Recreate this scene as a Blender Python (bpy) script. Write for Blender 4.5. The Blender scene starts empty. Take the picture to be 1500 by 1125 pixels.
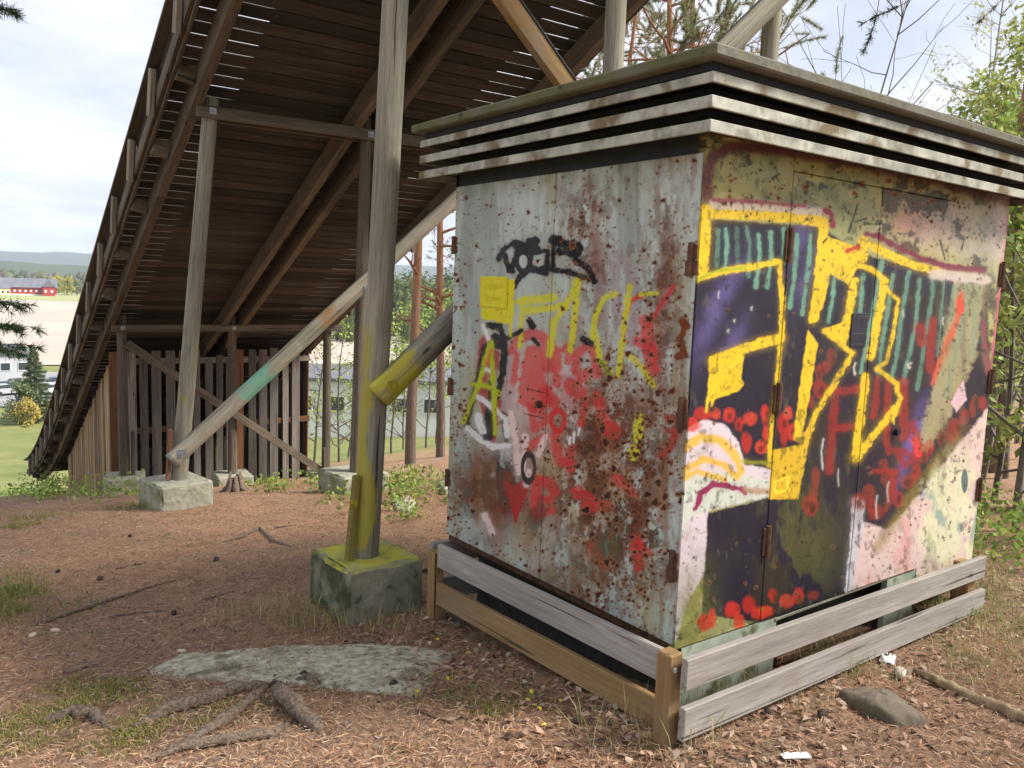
import bpy, math, random
import numpy as np
from mathutils import Vector, Matrix, Quaternion
random.seed(7); rng = np.random.default_rng(11)
scene = bpy.context.scene
COL = scene.collection

# ------------------------------------------------------------------ camera
F, PITCH, ROLL, YAW = 1200.09, 0.1175, 0.0376, 0.6362      # focal in px of a 1500 px wide frame
CAM = np.array([-2.2438, -1.9674, 1.6])
_h = np.array([math.sin(YAW), math.cos(YAW), 0.]); _r = np.array([math.cos(YAW), -math.sin(YAW), 0.]); _z = np.array([0, 0, 1.])
_fw = _h*math.cos(PITCH) - _z*math.sin(PITCH); _up = _z*math.cos(PITCH) + _h*math.sin(PITCH)
_rt = _r*math.cos(ROLL) + _up*math.sin(ROLL); _u2 = _up*math.cos(ROLL) - _r*math.sin(ROLL)
cd = bpy.data.cameras.new('camera'); cam = bpy.data.objects.new('camera', cd); COL.objects.link(cam)
cd.sensor_width = 36; cd.lens = F*36/1500; cd.clip_end = 20000; cd.clip_start = 0.05
cam.matrix_world = Matrix(((_rt[0], _u2[0], -_fw[0], CAM[0]), (_rt[1], _u2[1], -_fw[1], CAM[1]), (_rt[2], _u2[2], -_fw[2], CAM[2]), (0, 0, 0, 1)))
scene.camera = cam

# ------------------------------------------------------------------ light, sky, exposure
SUN_AZ, SUN_EL = math.radians(128), math.radians(44)         # azimuth clockwise from +Y : right of and behind the camera
w = bpy.data.worlds.new('World'); scene.world = w; w.use_nodes = True
nt = w.node_tree; N = nt.nodes; L = nt.links
for n in list(N): N.remove(n)
out = N.new('ShaderNodeOutputWorld'); bg = N.new('ShaderNodeBackground'); sky = N.new('ShaderNodeTexSky')
sky.sky_type = 'NISHITA'; sky.sun_disc = False; sky.sun_elevation = SUN_EL; sky.sun_rotation = SUN_AZ; sky.dust_density = 2.0
tc = N.new('ShaderNodeTexCoord'); sep = N.new('ShaderNodeSeparateXYZ'); L.new(tc.outputs['Generated'], sep.inputs[0])
# cloud layer: direction projected on a flat ceiling, so that clouds flatten towards the horizon
ad = N.new('ShaderNodeMath'); ad.operation = 'ADD'; ad.inputs[1].default_value = 0.16; L.new(sep.outputs[2], ad.inputs[0])
mx = N.new('ShaderNodeMath'); mx.operation = 'MAXIMUM'; mx.inputs[1].default_value = 0.05; L.new(ad.outputs[0], mx.inputs[0])
dv = N.new('ShaderNodeVectorMath'); dv.operation = 'DIVIDE'; L.new(tc.outputs['Generated'], dv.inputs[0])
cb = N.new('ShaderNodeCombineXYZ')
for i in range(3): L.new(mx.outputs[0], cb.inputs[i])
L.new(cb.outputs[0], dv.inputs[1])
n1 = N.new('ShaderNodeTexNoise'); n1.inputs['Scale'].default_value = 1.5; n1.inputs['Detail'].default_value = 8; n1.inputs['Roughness'].default_value = .55; n1.inputs['Distortion'].default_value = .4
L.new(dv.outputs[0], n1.inputs['Vector'])
cr = N.new('ShaderNodeValToRGB'); cr.color_ramp.elements[0].position = .36; cr.color_ramp.elements[1].position = .66
cr.color_ramp.elements[0].color = (3.3, 3.55, 4.2, 1); cr.color_ramp.elements[1].color = (5.1, 5.25, 5.6, 1)
L.new(n1.outputs['Fac'], cr.inputs[0])
n2 = N.new('ShaderNodeTexNoise'); n2.inputs['Scale'].default_value = .7; n2.inputs['Detail'].default_value = 4; L.new(dv.outputs[0], n2.inputs['Vector'])
cv = N.new('ShaderNodeMapRange'); cv.inputs[1].default_value = .3; cv.inputs[2].default_value = .6; cv.inputs[3].default_value = .86; cv.inputs[4].default_value = 1.0; L.new(n2.outputs['Fac'], cv.inputs[0])
mixc = N.new('ShaderNodeMix'); mixc.data_type = 'RGBA'; L.new(cv.outputs[0], mixc.inputs[0]); L.new(sky.outputs[0], mixc.inputs[6]); L.new(cr.outputs[0], mixc.inputs[7])
L.new(mixc.outputs[2], bg.inputs['Color']); bg.inputs['Strength'].default_value = 0.10
L.new(bg.outputs[0], out.inputs['Surface'])
sd = bpy.data.lights.new('sun', 'SUN'); sun = bpy.data.objects.new('sun', sd); COL.objects.link(sun)
sd.energy = 4.0; sd.angle = math.radians(16.0); sd.color = (1, .94, .85)
sdir = Vector((math.sin(SUN_AZ)*math.cos(SUN_EL), math.cos(SUN_AZ)*math.cos(SUN_EL), math.sin(SUN_EL)))
sun.rotation_euler = sdir.to_track_quat('Z', 'Y').to_euler(); sun.location = (20, -20, 30)
scene.render.engine = 'CYCLES'
vs = scene.view_settings; vs.view_transform = 'Standard'; vs.look = 'None'; vs.gamma = 1; vs.use_curve_mapping = False; vs.exposure = 1.2

# ------------------------------------------------------------------ helpers
def lin(r, g, b):
    f = lambda c: (c/255/12.92) if c/255 <= .04045 else ((c/255+.055)/1.055)**2.4
    return (f(r), f(g), f(b), 1)
TH = math.radians(-1.5)                                       # the ramp stands 1.5 degrees off the kiosk's axes
EX = np.array([math.cos(TH), math.sin(TH), 0]); EY = np.array([-math.sin(TH), math.cos(TH), 0])
def R(u, v, z):                                               # ramp frame (u across, v along, seen from the camera's foot) -> world
    p = CAM*np.array([1, 1, 0]) + EX*u + EY*v; return Vector((p[0], p[1], z))
def toUV(x, y):
    dx = x-CAM[0]; dy = y-CAM[1]; return dx*EX[0]+dy*EX[1], dx*EY[0]+dy*EY[1]
def tag(o, label=None, cat=None, group=None, kind=None):
    if label: o['label'] = label
    if cat: o['category'] = cat
    if group: o['group'] = group
    if kind: o['kind'] = kind
    return o
def link(o, parent=None):
    COL.objects.link(o)
    if parent is not None:
        o.parent = parent; o.matrix_parent_inverse = PINV.get(parent.name, Matrix())
    return o
PINV = {}
def empty(name, loc=(0, 0, 0), rz=0):
    o = bpy.data.objects.new(name, None); COL.objects.link(o); o.location = loc; o.rotation_euler = (0, 0, rz); o.empty_display_size = .1
    PINV[o.name] = (Matrix.Translation(Vector(loc)) @ Matrix.Rotation(rz, 4, 'Z')).inverted()
    return o
def reg(o): PINV[o.name] = o.matrix_basis.inverted() if o.parent is None else (o.parent_world @ o.matrix_basis).inverted()
def mesh_np(name, V, Fq, mat=None, smooth=False, cols=None, attr='paint', mats=None, midx=None):
    """V (n,3), Fq (m,3|4) arrays -> mesh"""
    V = np.asarray(V, np.float32); Fq = np.asarray(Fq, np.int32); k = Fq.shape[1]
    me = bpy.data.meshes.new(name); me.vertices.add(len(V)); me.vertices.foreach_set('co', V.ravel())
    me.loops.add(Fq.size); me.loops.foreach_set('vertex_index', Fq.ravel())
    me.polygons.add(len(Fq)); me.polygons.foreach_set('loop_start', np.arange(0, Fq.size, k, dtype=np.int32)); me.polygons.foreach_set('loop_total', np.full(len(Fq), k, np.int32))
    if smooth: me.polygons.foreach_set('use_smooth', np.ones(len(Fq), bool))
    if midx is not None: me.polygons.foreach_set('material_index', np.asarray(midx, np.int32))
    me.update(calc_edges=True)
    if cols is not None:
        a = me.color_attributes.new(attr, 'FLOAT_COLOR', 'POINT'); c = np.ones((len(V), 4), np.float32); c[:, :cols.shape[1]] = cols; a.data.foreach_set('color', c.ravel())
    for m in (mats or ([mat] if mat else [])): me.materials.append(m)
    return me
def obj(name, me, parent=None, loc=None, mw=None):
    o = bpy.data.objects.new(name, me)
    COL.objects.link(o)
    if mw is not None: o.matrix_basis = mw
    elif loc is not None: o.location = loc
    if parent is not None:
        o.parent = parent; o.matrix_parent_inverse = parent_world(parent).inverted()
    return o
def parent_world(p):
    m = p.matrix_basis.copy()
    if p.parent is not None: m = parent_world(p.parent) @ p.matrix_parent_inverse @ m
    return m
class MB:                                                     # collects shapes, builds one mesh
    def __init__(s): s.v = []; s.f = []; s.n = 0
    def add(s, V, Fs):
        s.v += [tuple(p) for p in V]; s.f += [tuple(i+s.n for i in f) for f in Fs]; s.n += len(V)
    def box(s, x0, x1, y0, y1, z0, z1, c=0.0, M=None):
        V, Fs = cham(x1-x0, y1-y0, z1-z0, c); o = Vector(((x0+x1)/2, (y0+y1)/2, (z0+z1)/2))
        V = [Vector(p)+o for p in V]
        if M is not None: V = [M @ p for p in V]
        s.add(V, Fs)
    def tube(s, pts, rad, n=8, cap=True, jit=0):
        pts = [Vector(p) for p in pts]; rings = []
        for i, p in enumerate(pts):
            t = (pts[min(i+1, len(pts)-1)]-pts[max(i-1, 0)]).normalized()
            a = t.orthogonal().normalized() if i == 0 else (a - t*a.dot(t)).normalized()
            b = t.cross(a); r = rad[i] if hasattr(rad, '__len__') else rad
            rings.append([p+(a*math.cos(q)+b*math.sin(q))*r*(1+jit*random.uniform(-1, 1)) for q in [2*math.pi*k/n for k in range(n)]])
        V = [q for rg in rings for q in rg]; Fs = []
        for i in range(len(pts)-1):
            for k in range(n): Fs.append((i*n+k, i*n+(k+1) % n, (i+1)*n+(k+1) % n, (i+1)*n+k))
        if cap: Fs.append(tuple(range(n))[::-1]); Fs.append(tuple((len(pts)-1)*n+k for k in range(n)))
        s.add(V, Fs)
    def mesh(s, name, mat=None, smooth=False):
        me = bpy.data.meshes.new(name); me.from_pydata(s.v, [], s.f); me.update()
        if mat: me.materials.append(mat)
        if smooth: me.polygons.foreach_set('use_smooth', [True]*len(me.polygons))
        return me
    def build(s, name, mat=None, parent=None, smooth=False, mw=None): return obj(name, s.mesh(name, mat, smooth), parent, mw=mw)
def cham(lx, ly, lz, c):
    """chamfered box round the origin"""
    hx, hy, hz = lx/2, ly/2, lz/2
    if c <= 0:
        V = [(sx*hx, sy*hy, sz*hz) for sx in (-1, 1) for sy in (-1, 1) for sz in (-1, 1)]
        return V, [(0, 1, 3, 2), (4, 6, 7, 5), (0, 4, 5, 1), (2, 3, 7, 6), (0, 2, 6, 4), (1, 5, 7, 3)]
    V = []; idx = {}
    for sx in (-1, 1):
        for sy in (-1, 1):
            for sz in (-1, 1):
                for ax in range(3):
                    d = [c, c, c]; d[ax] = 0; idx[(sx, sy, sz, ax)] = len(V); V.append((sx*(hx-d[0]), sy*(hy-d[1]), sz*(hz-d[2])))
    Fs = []
    for ax in range(3):
        o1, o2 = [(1, 2), (2, 0), (0, 1)][ax]
        for s in (-1, 1):
            q = []
            for a, b in [(-1, -1), (1, -1), (1, 1), (-1, 1)]:
                k = [0, 0, 0]; k[ax] = s; k[o1] = a; k[o2] = b; q.append(idx[(*k, ax)])
            Fs.append(tuple(q if s > 0 else q[::-1]))
        for a in (-1, 1):
            for b in (-1, 1):
                k0 = [0, 0, 0]; k0[o1] = a; k0[o2] = b; k1 = list(k0); k0[ax] = -1; k1[ax] = 1
                q = [idx[(*k0, o1)], idx[(*k1, o1)], idx[(*k1, o2)], idx[(*k0, o2)]]
                Fs.append(tuple(q if a*b > 0 else q[::-1]))
    for sx in (-1, 1):
        for sy in (-1, 1):
            for sz in (-1, 1):
                t = [idx[(sx, sy, sz, a)] for a in range(3)]; Fs.append(tuple(t if sx*sy*sz > 0 else t[::-1]))
    return V, Fs
_bm = {}
def board(name, p0, p1, wy, hz, mat, parent=None, up=(0, 0, 1), c=.004, roll=0):
    """plank from p0 to p1 with its length along local X; meshes shared by size"""
    p0 = Vector(p0); p1 = Vector(p1); Lg = (p1-p0).length; key = (round(Lg, 2), wy, hz, mat.name)
    if key not in _bm:
        V, Fs = cham(Lg, wy, hz, min(c, wy*.2, hz*.2)); me = bpy.data.meshes.new('plank'); me.from_pydata(V, [], Fs); me.materials.append(mat); _bm[key] = me
    x = (p1-p0).normalized(); u = Vector(up); y = u.cross(x).normalized(); zz = x.cross(y)
    M = Matrix((x, y, zz)).transposed().to_4x4(); M.translation = (p0+p1)/2
    if roll: M = M @ Matrix.Rotation(roll, 4, 'X')
    return obj(name, _bm[key], parent, mw=M)

# ------------------------------------------------------------------ materials
def mat(name, rough=.8):
    m = bpy.data.materials.new(name); m.use_nodes = True; b = m.node_tree.nodes['Principled BSDF']; b.inputs['Roughness'].default_value = rough
    if 'Specular IOR Level' in b.inputs: b.inputs['Specular IOR Level'].default_value = .3
    return m, m.node_tree.nodes, m.node_tree.links, b
def nz(N, L, vec, scale, detail=4, rough=.55, dist=0):
    n = N.new('ShaderNodeTexNoise'); n.inputs['Scale'].default_value = scale; n.inputs['Detail'].default_value = detail; n.inputs['Roughness'].default_value = rough; n.inputs['Distortion'].default_value = dist
    if vec is not None: L.new(vec, n.inputs['Vector'])
    return n.outputs['Fac']
def ramp(N, L, fac, stops):
    c = N.new('ShaderNodeValToRGB'); e = c.color_ramp.elements
    while len(e) < len(stops): e.new(.5)
    for i, (p, col) in enumerate(stops): e[i].position = p; e[i].color = col if len(col) == 4 else (*col, 1)
    L.new(fac, c.inputs[0]); return c.outputs['Color']
def mixc_(N, L, fac, a, b, mode='MIX'):
    m = N.new('ShaderNodeMix'); m.data_type = 'RGBA'; m.blend_type = mode
    for sock, v in ((m.inputs[0], fac), (m.inputs[6], a), (m.inputs[7], b)):
        if isinstance(v, (int, float)): sock.default_value = v
        elif isinstance(v, tuple): sock.default_value = v
        else: L.new(v, sock)
    return m.outputs[2]
def mrange(N, L, v, a, b, c=0., d=1.):
    m = N.new('ShaderNodeMapRange'); m.inputs[1].default_value = a; m.inputs[2].default_value = b; m.inputs[3].default_value = c; m.inputs[4].default_value = d; L.new(v, m.inputs[0]); return m.outputs[0]
def bump(N, L, b, h, strength=.4, dist=.01):
    n = N.new('ShaderNodeBump'); n.inputs['Strength'].default_value = strength; n.inputs['Distance'].default_value = dist; L.new(h, n.inputs['Height']); L.new(n.outputs[0], b.inputs['Normal'])
def ocoords(N, L, scale, randomize=True):
    t = N.new('ShaderNodeTexCoord'); v = t.outputs['Object']
    if randomize:
        oi = N.new('ShaderNodeObjectInfo'); m = N.new('ShaderNodeMath'); m.operation = 'MULTIPLY'; m.inputs[1].default_value = 37.; L.new(oi.outputs['Random'], m.inputs[0])
        a = N.new('ShaderNodeVectorMath'); a.operation = 'ADD'; L.new(v, a.inputs[0]); L.new(m.outputs[0], a.inputs[1]); v = a.outputs[0]
    mp = N.new('ShaderNodeMapping'); mp.inputs['Scale'].default_value = scale; L.new(v, mp.inputs[0]); return mp.outputs[0], v
def wood(name, dark, light, tint=None, tintpos=(.55, .75), vary=.5, paint=False, rough=.85, bstr=.5):
    """weathered timber, grain along local X; every piece gets its own shift and tone"""
    m, N, L, b = mat(name, rough)
    g, raw = ocoords(N, L, (2.2, 48, 48)); fine = nz(N, L, g, 1.6, 9, .72, .5)
    g2, _ = ocoords(N, L, (.5, 5, 5)); broad = nz(N, L, g2, 1.3, 3)
    c = ramp(N, L, fine, [(.3, dark), (.68, light)])
    c = mixc_(N, L, mrange(N, L, broad, .35, .7, 0, .55), c, tuple(x*.55 for x in dark[:3])+(1,))
    if tint: 
        bl = nz(N, L, raw, 2.2, 4); c = mixc_(N, L, mrange(N, L, bl, tintpos[0], tintpos[1], 0, .75), c, tint)
    oi = N.new('ShaderNodeObjectInfo'); c = mixc_(N, L, 1.0, c, ramp(N, L, oi.outputs['Random'], [(0, (1-vary,)*3), (1, (1+vary*.5, 1+vary*.45, 1+vary*.4))]), 'MULTIPLY')
    vor = N.new('ShaderNodeTexVoronoi'); vor.inputs['Scale'].default_value = 2.2; g3, _ = ocoords(N, L, (.9, 3.2, 3.2)); L.new(g3, vor.inputs['Vector'])
    c = mixc_(N, L, mrange(N, L, vor.outputs['Distance'], .04, .09, .8, 0), c, (.02, .014, .01, 1))       # knots
    cg, _ = ocoords(N, L, (.8, 40, 40)); crack = nz(N, L, cg, 1.0, 2)
    c = mixc_(N, L, mrange(N, L, crack, .66, .70, 0, .8), c, (.012, .01, .008, 1))
    if paint:
        at = N.new('ShaderNodeAttribute'); at.attribute_name = 'paint'
        pa = N.new('ShaderNodeMath'); pa.operation = 'MULTIPLY'; L.new(mrange(N, L, at.outputs['Alpha'], 0, .12), pa.inputs[0]); ka = N.new('ShaderNodeMath'); ka.operation = 'MULTIPLY_ADD'; ka.inputs[1].default_value = 2.4; L.new(fine, ka.inputs[0]); kb = N.new('ShaderNodeMath'); kb.operation = 'MULTIPLY_ADD'; kb.inputs[1].default_value = 1.7; kb.inputs[2].default_value = -1.45; L.new(at.outputs['Alpha'], kb.inputs[0]); L.new(kb.outputs[0], ka.inputs[2]); L.new(mrange(N, L, ka.outputs[0], .1, .7, 0, .78), pa.inputs[1])
        c = mixc_(N, L, pa.outputs[0], c, at.outputs['Color'])
    L.new(c, b.inputs['Base Color']); bump(N, L, b, fine, bstr, .006); return m
M = {}
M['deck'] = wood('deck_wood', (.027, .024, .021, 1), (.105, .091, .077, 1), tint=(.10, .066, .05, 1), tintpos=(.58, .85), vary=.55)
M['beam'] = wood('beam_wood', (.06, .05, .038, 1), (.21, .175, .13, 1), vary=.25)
M['grey'] = wood('grey_wood', (.19, .17, .13, 1), (.50, .465, .36, 1), tint=(.17, .19, .10, 1), vary=.2, paint=True)
M['upright'] = wood('upright_wood', (.14, .12, .09, 1), (.36, .31, .24, 1), vary=.25)
M['splint'] = wood('yellowed_splint_wood', (.13, .10, .025, 1), (.34, .27, .07, 1), vary=.1)
M['shed'] = wood('shed_wood', (.11, .10, .088, 1), (.36, .33, .295, 1), tint=(.22, .165, .13, 1), tintpos=(.58, .85), vary=.6)
M['fresh'] = wood('side_board_wood', (.20, .14, .075, 1), (.55, .39, .21, 1), tint=(.34, .31, .27, 1), tintpos=(.5, .7), vary=.55)
M['orange'] = wood('orange_wood', (.16, .075, .035, 1), (.30, .15, .075, 1), vary=.3)
M['fence_grey'] = wood('fence_grey_wood', (.24, .215, .185, 1), (.47, .44, .40, 1), tint=(.22, .15, .10, 1), tintpos=(.56, .8), vary=.12, bstr=.35)
M['fence_tan'] = wood('fence_tan_wood', (.24, .14, .055, 1), (.40, .26, .125, 1), tint=(.24, .19, .14, 1), vary=.15, bstr=.3)
def simple(name, col, rough=.6, metal=0, noise=.25, scale=20, spots=None, bs=.2):
    m, N, L, b = mat(name, rough); t = N.new('ShaderNodeTexCoord').outputs['Object']; f = nz(N, L, t, scale, 5)
    c = ramp(N, L, f, [(.3, tuple(x*(1-noise) for x in col[:3])), (.7, tuple(x*(1+noise) for x in col[:3]))])
    if spots: c = mixc_(N, L, mrange(N, L, nz(N, L, t, spots[1], 5, .6), spots[2], spots[2]+.12), c, spots[0])
    L.new(c, b.inputs['Base Color']); b.inputs['Metallic'].default_value = metal
    if bs: bump(N, L, b, f, bs, .005)
    return m
M['steel'] = simple('galvanised_steel', (.32, .34, .38), .4, .6)
M['ybolt'] = simple('yellow_sprayed_steel', (.34, .30, .03), .5, .1, .3, 40)
M['rusty'] = simple('rusty_steel', (.10, .05, .03), .8, .1, .5, 30)
M['black'] = simple('black_paint_and_gap_shade', (.012, .013, .016), .6)  # black parts, and painted shade for the louvre gaps
M['cable'] = simple('cable_rubber', (.03, .03, .035), .5)
M['mat'] = simple('inrun_matting', (.02, .02, .02), .9)
def concrete(name, base, moss, mossy, top=None):
    m, N, L, b = mat(name, .92); t = N.new('ShaderNodeTexCoord').outputs['Object']
    f = nz(N, L, t, 18, 8, .7); c = ramp(N, L, f, [(.25, tuple(x*.55 for x in base)), (.75, tuple(x*1.25 for x in base))])
    mf = nz(N, L, t, 4.5, 6, .65); geo = N.new('ShaderNodeNewGeometry'); sx = N.new('ShaderNodeSeparateXYZ'); L.new(geo.outputs['Normal'], sx.inputs[0])
    west = mrange(N, L, sx.outputs[0], -.9, .2, .22, 0)           # moss keeps to the damp side that faces away from the sun
    a = N.new('ShaderNodeMath'); a.operation = 'ADD'; L.new(mf, a.inputs[0]); L.new(west, a.inputs[1])
    c = mixc_(N, L, mrange(N, L, a.outputs[0], mossy, mossy+.16, 0, .9), c, moss)
    c = mixc_(N, L, mrange(N, L, nz(N, L, t, 9, 5), .6, .7, 0, .75), c, (.03, .03, .022, 1))
    if top:
        up = mrange(N, L, sx.outputs[2], .6, .9); n = nz(N, L, t, 7, 5); k = N.new('ShaderNodeMath'); k.operation = 'MULTIPLY'; L.new(up, k.inputs[0]); L.new(mrange(N, L, n, .32, .55, .1, .95), k.inputs[1])
        c = mixc_(N, L, k.outputs[0], c, top)
    L.new(c, b.inputs['Base Color']); bump(N, L, b, f, .8, .012); return m
M['conc_y'] = concrete('mossy_concrete_yellow_top', (.30, .29, .21), (.04, .055, .018, 1), .55, (.50, .46, .05, 1))
M['conc'] = concrete('mossy_concrete', (.38, .37, .29), (.16, .18, .07, 1), .6)
M['slab'] = concrete('roof_concrete', (.17, .165, .13), (.10, .105, .045, 1), .55)

# ------------------------------------------------------------------ terrain
GV = [-60, 0, 2.0, 3.7, 7.3, 9.2, 11.9, 16, 20, 26, 50, 88, 130, 400, 9000]
GZ = [1.0, .06, 0.02, -.15, -.42, -.72, -1.42, -2.4, -3.2, -4.7, -12.5, -15, -15.3, -15.3, -15.3]
def smooth_noise(x, y, s, seed=0):
    a = seed*1.7
    return (np.sin(x*s+1.3+a)*np.cos(y*s*1.13+.4+a) + .5*np.sin(x*s*2.3+y*s*1.7+2+a) + .3*np.sin(x*s*4.1-y*s*3.7+a))/1.8
def ground_z(x, y):
    x = np.asarray(x, float); y = np.asarray(y, float); u, v = toUV(x, y); r = np.hypot(u, v)
    z = np.interp(v, GV, GZ)
    z = z + np.clip((v-3)/6, 0, 1)*np.clip(12-v, 0, 1)*(-.045)*(u-1.7)*np.clip(1-abs(u)/30, 0, 1)
    hill = np.clip((u-8)/40, 0, 1)*np.clip(1-v/70, 0, 1); z = z + hill*np.clip(v-6, 0, 30)*.22         # the wooded side falls away less
    k = np.clip((r-1)/2, 0, 1)*np.clip(1-r/60, 0, 1)
    return z + k*(.02*smooth_noise(x, y, 1.9) + .009*smooth_noise(x, y, 6.1, 2))
def gz(x, y): return float(ground_z(x, y))
def onground(px, py):
    """where the line of sight through a photo point meets the terrain"""
    d = _fw*F + _rt*(px-750) + _u2*(562.5-py); d /= np.linalg.norm(d); t = .5
    while t < 200:
        p = CAM+d*t
        if p[2] <= gz(p[0], p[1]): break
        t += .01*max(1, t*.5)
    return Vector((p[0], p[1], gz(p[0], p[1])))
def ground_mesh():
    hd = YAW
    ang = np.concatenate([np.linspace(-.8, .8, 330), np.linspace(.8, 2*math.pi-.8, 70)[1:-1]])
    rad = [0.]; r = .4
    while r < 9000: rad.append(r); r *= 1.019 if r < 14 else (1.05 if r < 300 else 1.15)
    rad = np.array(rad[1:]); A, Rr = np.meshgrid(ang+hd, rad); X = CAM[0]+Rr*np.sin(A); Y = CAM[1]+Rr*np.cos(A)
    Z = ground_z(X, Y); fine = np.clip(1-Rr/14, 0, 1); Z += fine*rng.normal(0, .0035, Z.shape)
    V = np.stack([X, Y, Z], -1).reshape(-1, 3); na = len(ang); nr = len(rad)
    i, j = np.meshgrid(np.arange(nr-1), np.arange(na), indexing='ij'); j2 = (j+1) % na
    Fq = np.stack([i*na+j, i*na+j2, (i+1)*na+j2, (i+1)*na+j], -1).reshape(-1, 4)[:, ::-1]
    c = np.array([[CAM[0], CAM[1], gz(CAM[0], CAM[1])]]); nv = len(V); V = np.vstack([V, c])
    cap = np.stack([np.full(na, nv), np.arange(na), (np.arange(na)+1) % na, (np.arange(na)+1) % na], -1)
    me = mesh_np('ground', V, Fq, smooth=True); return me
def ground_mat():
    m, N, L, b = mat('forest_floor', .95); t = N.new('ShaderNodeTexCoord').outputs['Object']
    f = nz(N, L, t, 55, 6, .75, .5); g = nz(N, L, t, 1.1, 5, .6); h = nz(N, L, t, 5, 6, .65); s = nz(N, L, t, 16, 5, .7)
    c = ramp(N, L, f, [(.28, (.075, .041, .024)), (.5, (.31, .175, .10)), (.72, (.56, .365, .235))])
    c = mixc_(N, L, mrange(N, L, h, .42, .66, 0, .55), c, (.46, .27, .16, 1))
    c = mixc_(N, L, mrange(N, L, s, .55, .72, 0, .55), c, (.13, .095, .075, 1))
    c = mixc_(N, L, mrange(N, L, nz(N, L, t, .55, 3), .5, .66, 0, .45), c, (.25, .19, .145, 1))
    mo = mixc_(N, L, f, (.06, .07, .015, 1), (.19, .2, .06, 1)); c = mixc_(N, L, mrange(N, L, nz(N, L, t, .9, 6, .7), .6, .7, 0, .8), c, mo)
    # distance: leaf litter gives way to rough meadow
    sp = N.new('ShaderNodeVectorMath'); sp.operation = 'LENGTH'; L.new(t, sp.inputs[0])
    gr = ramp(N, L, nz(N, L, t, .25, 6, .7), [(.3, (.10, .14, .035)), (.7, (.22, .21, .08))])
    c = mixc_(N, L, mrange(N, L, sp.outputs['Value'], 16, 24), c, gr)
    L.new(c, b.inputs['Base Color']); bump(N, L, b, f, .9, .02); return m
ground = obj('ground', ground_mesh()); ground.data.materials.append(ground_mat()); tag(ground, kind='structure')

# ------------------------------------------------------------------ painted kiosk faces
def proj(P):
    d = P-CAM; z = d@_fw; return 750+F*(d@_rt)/z, 562.5-F*(d@_u2)/z
_h2 = np.random.default_rng(99).uniform(-1, 1, (256, 256))
def vnoise(x, y):
    xi = np.floor(x).astype(int); yi = np.floor(y).astype(int); fx = x-xi; fy = y-yi; fx = fx*fx*(3-2*fx); fy = fy*fy*(3-2*fy)
    a = _h2[xi & 255, yi & 255]; b = _h2[(xi+1) & 255, yi & 255]; c = _h2[xi & 255, (yi+1) & 255]; d = _h2[(xi+1) & 255, (yi+1) & 255]
    return (a*(1-fx)+b*fx)*(1-fy)+(c*(1-fx)+d*fx)*fy
def fbm(x, y, s, seed=0, oc=4):
    o = 0; am = 1.
    for k in range(oc): o = o+am*vnoise(x*s*.45+seed*17.3+k*7.7, y*s*.45+seed*5.1-k*3.3); s *= 2.07; am *= .6
    return o
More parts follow.
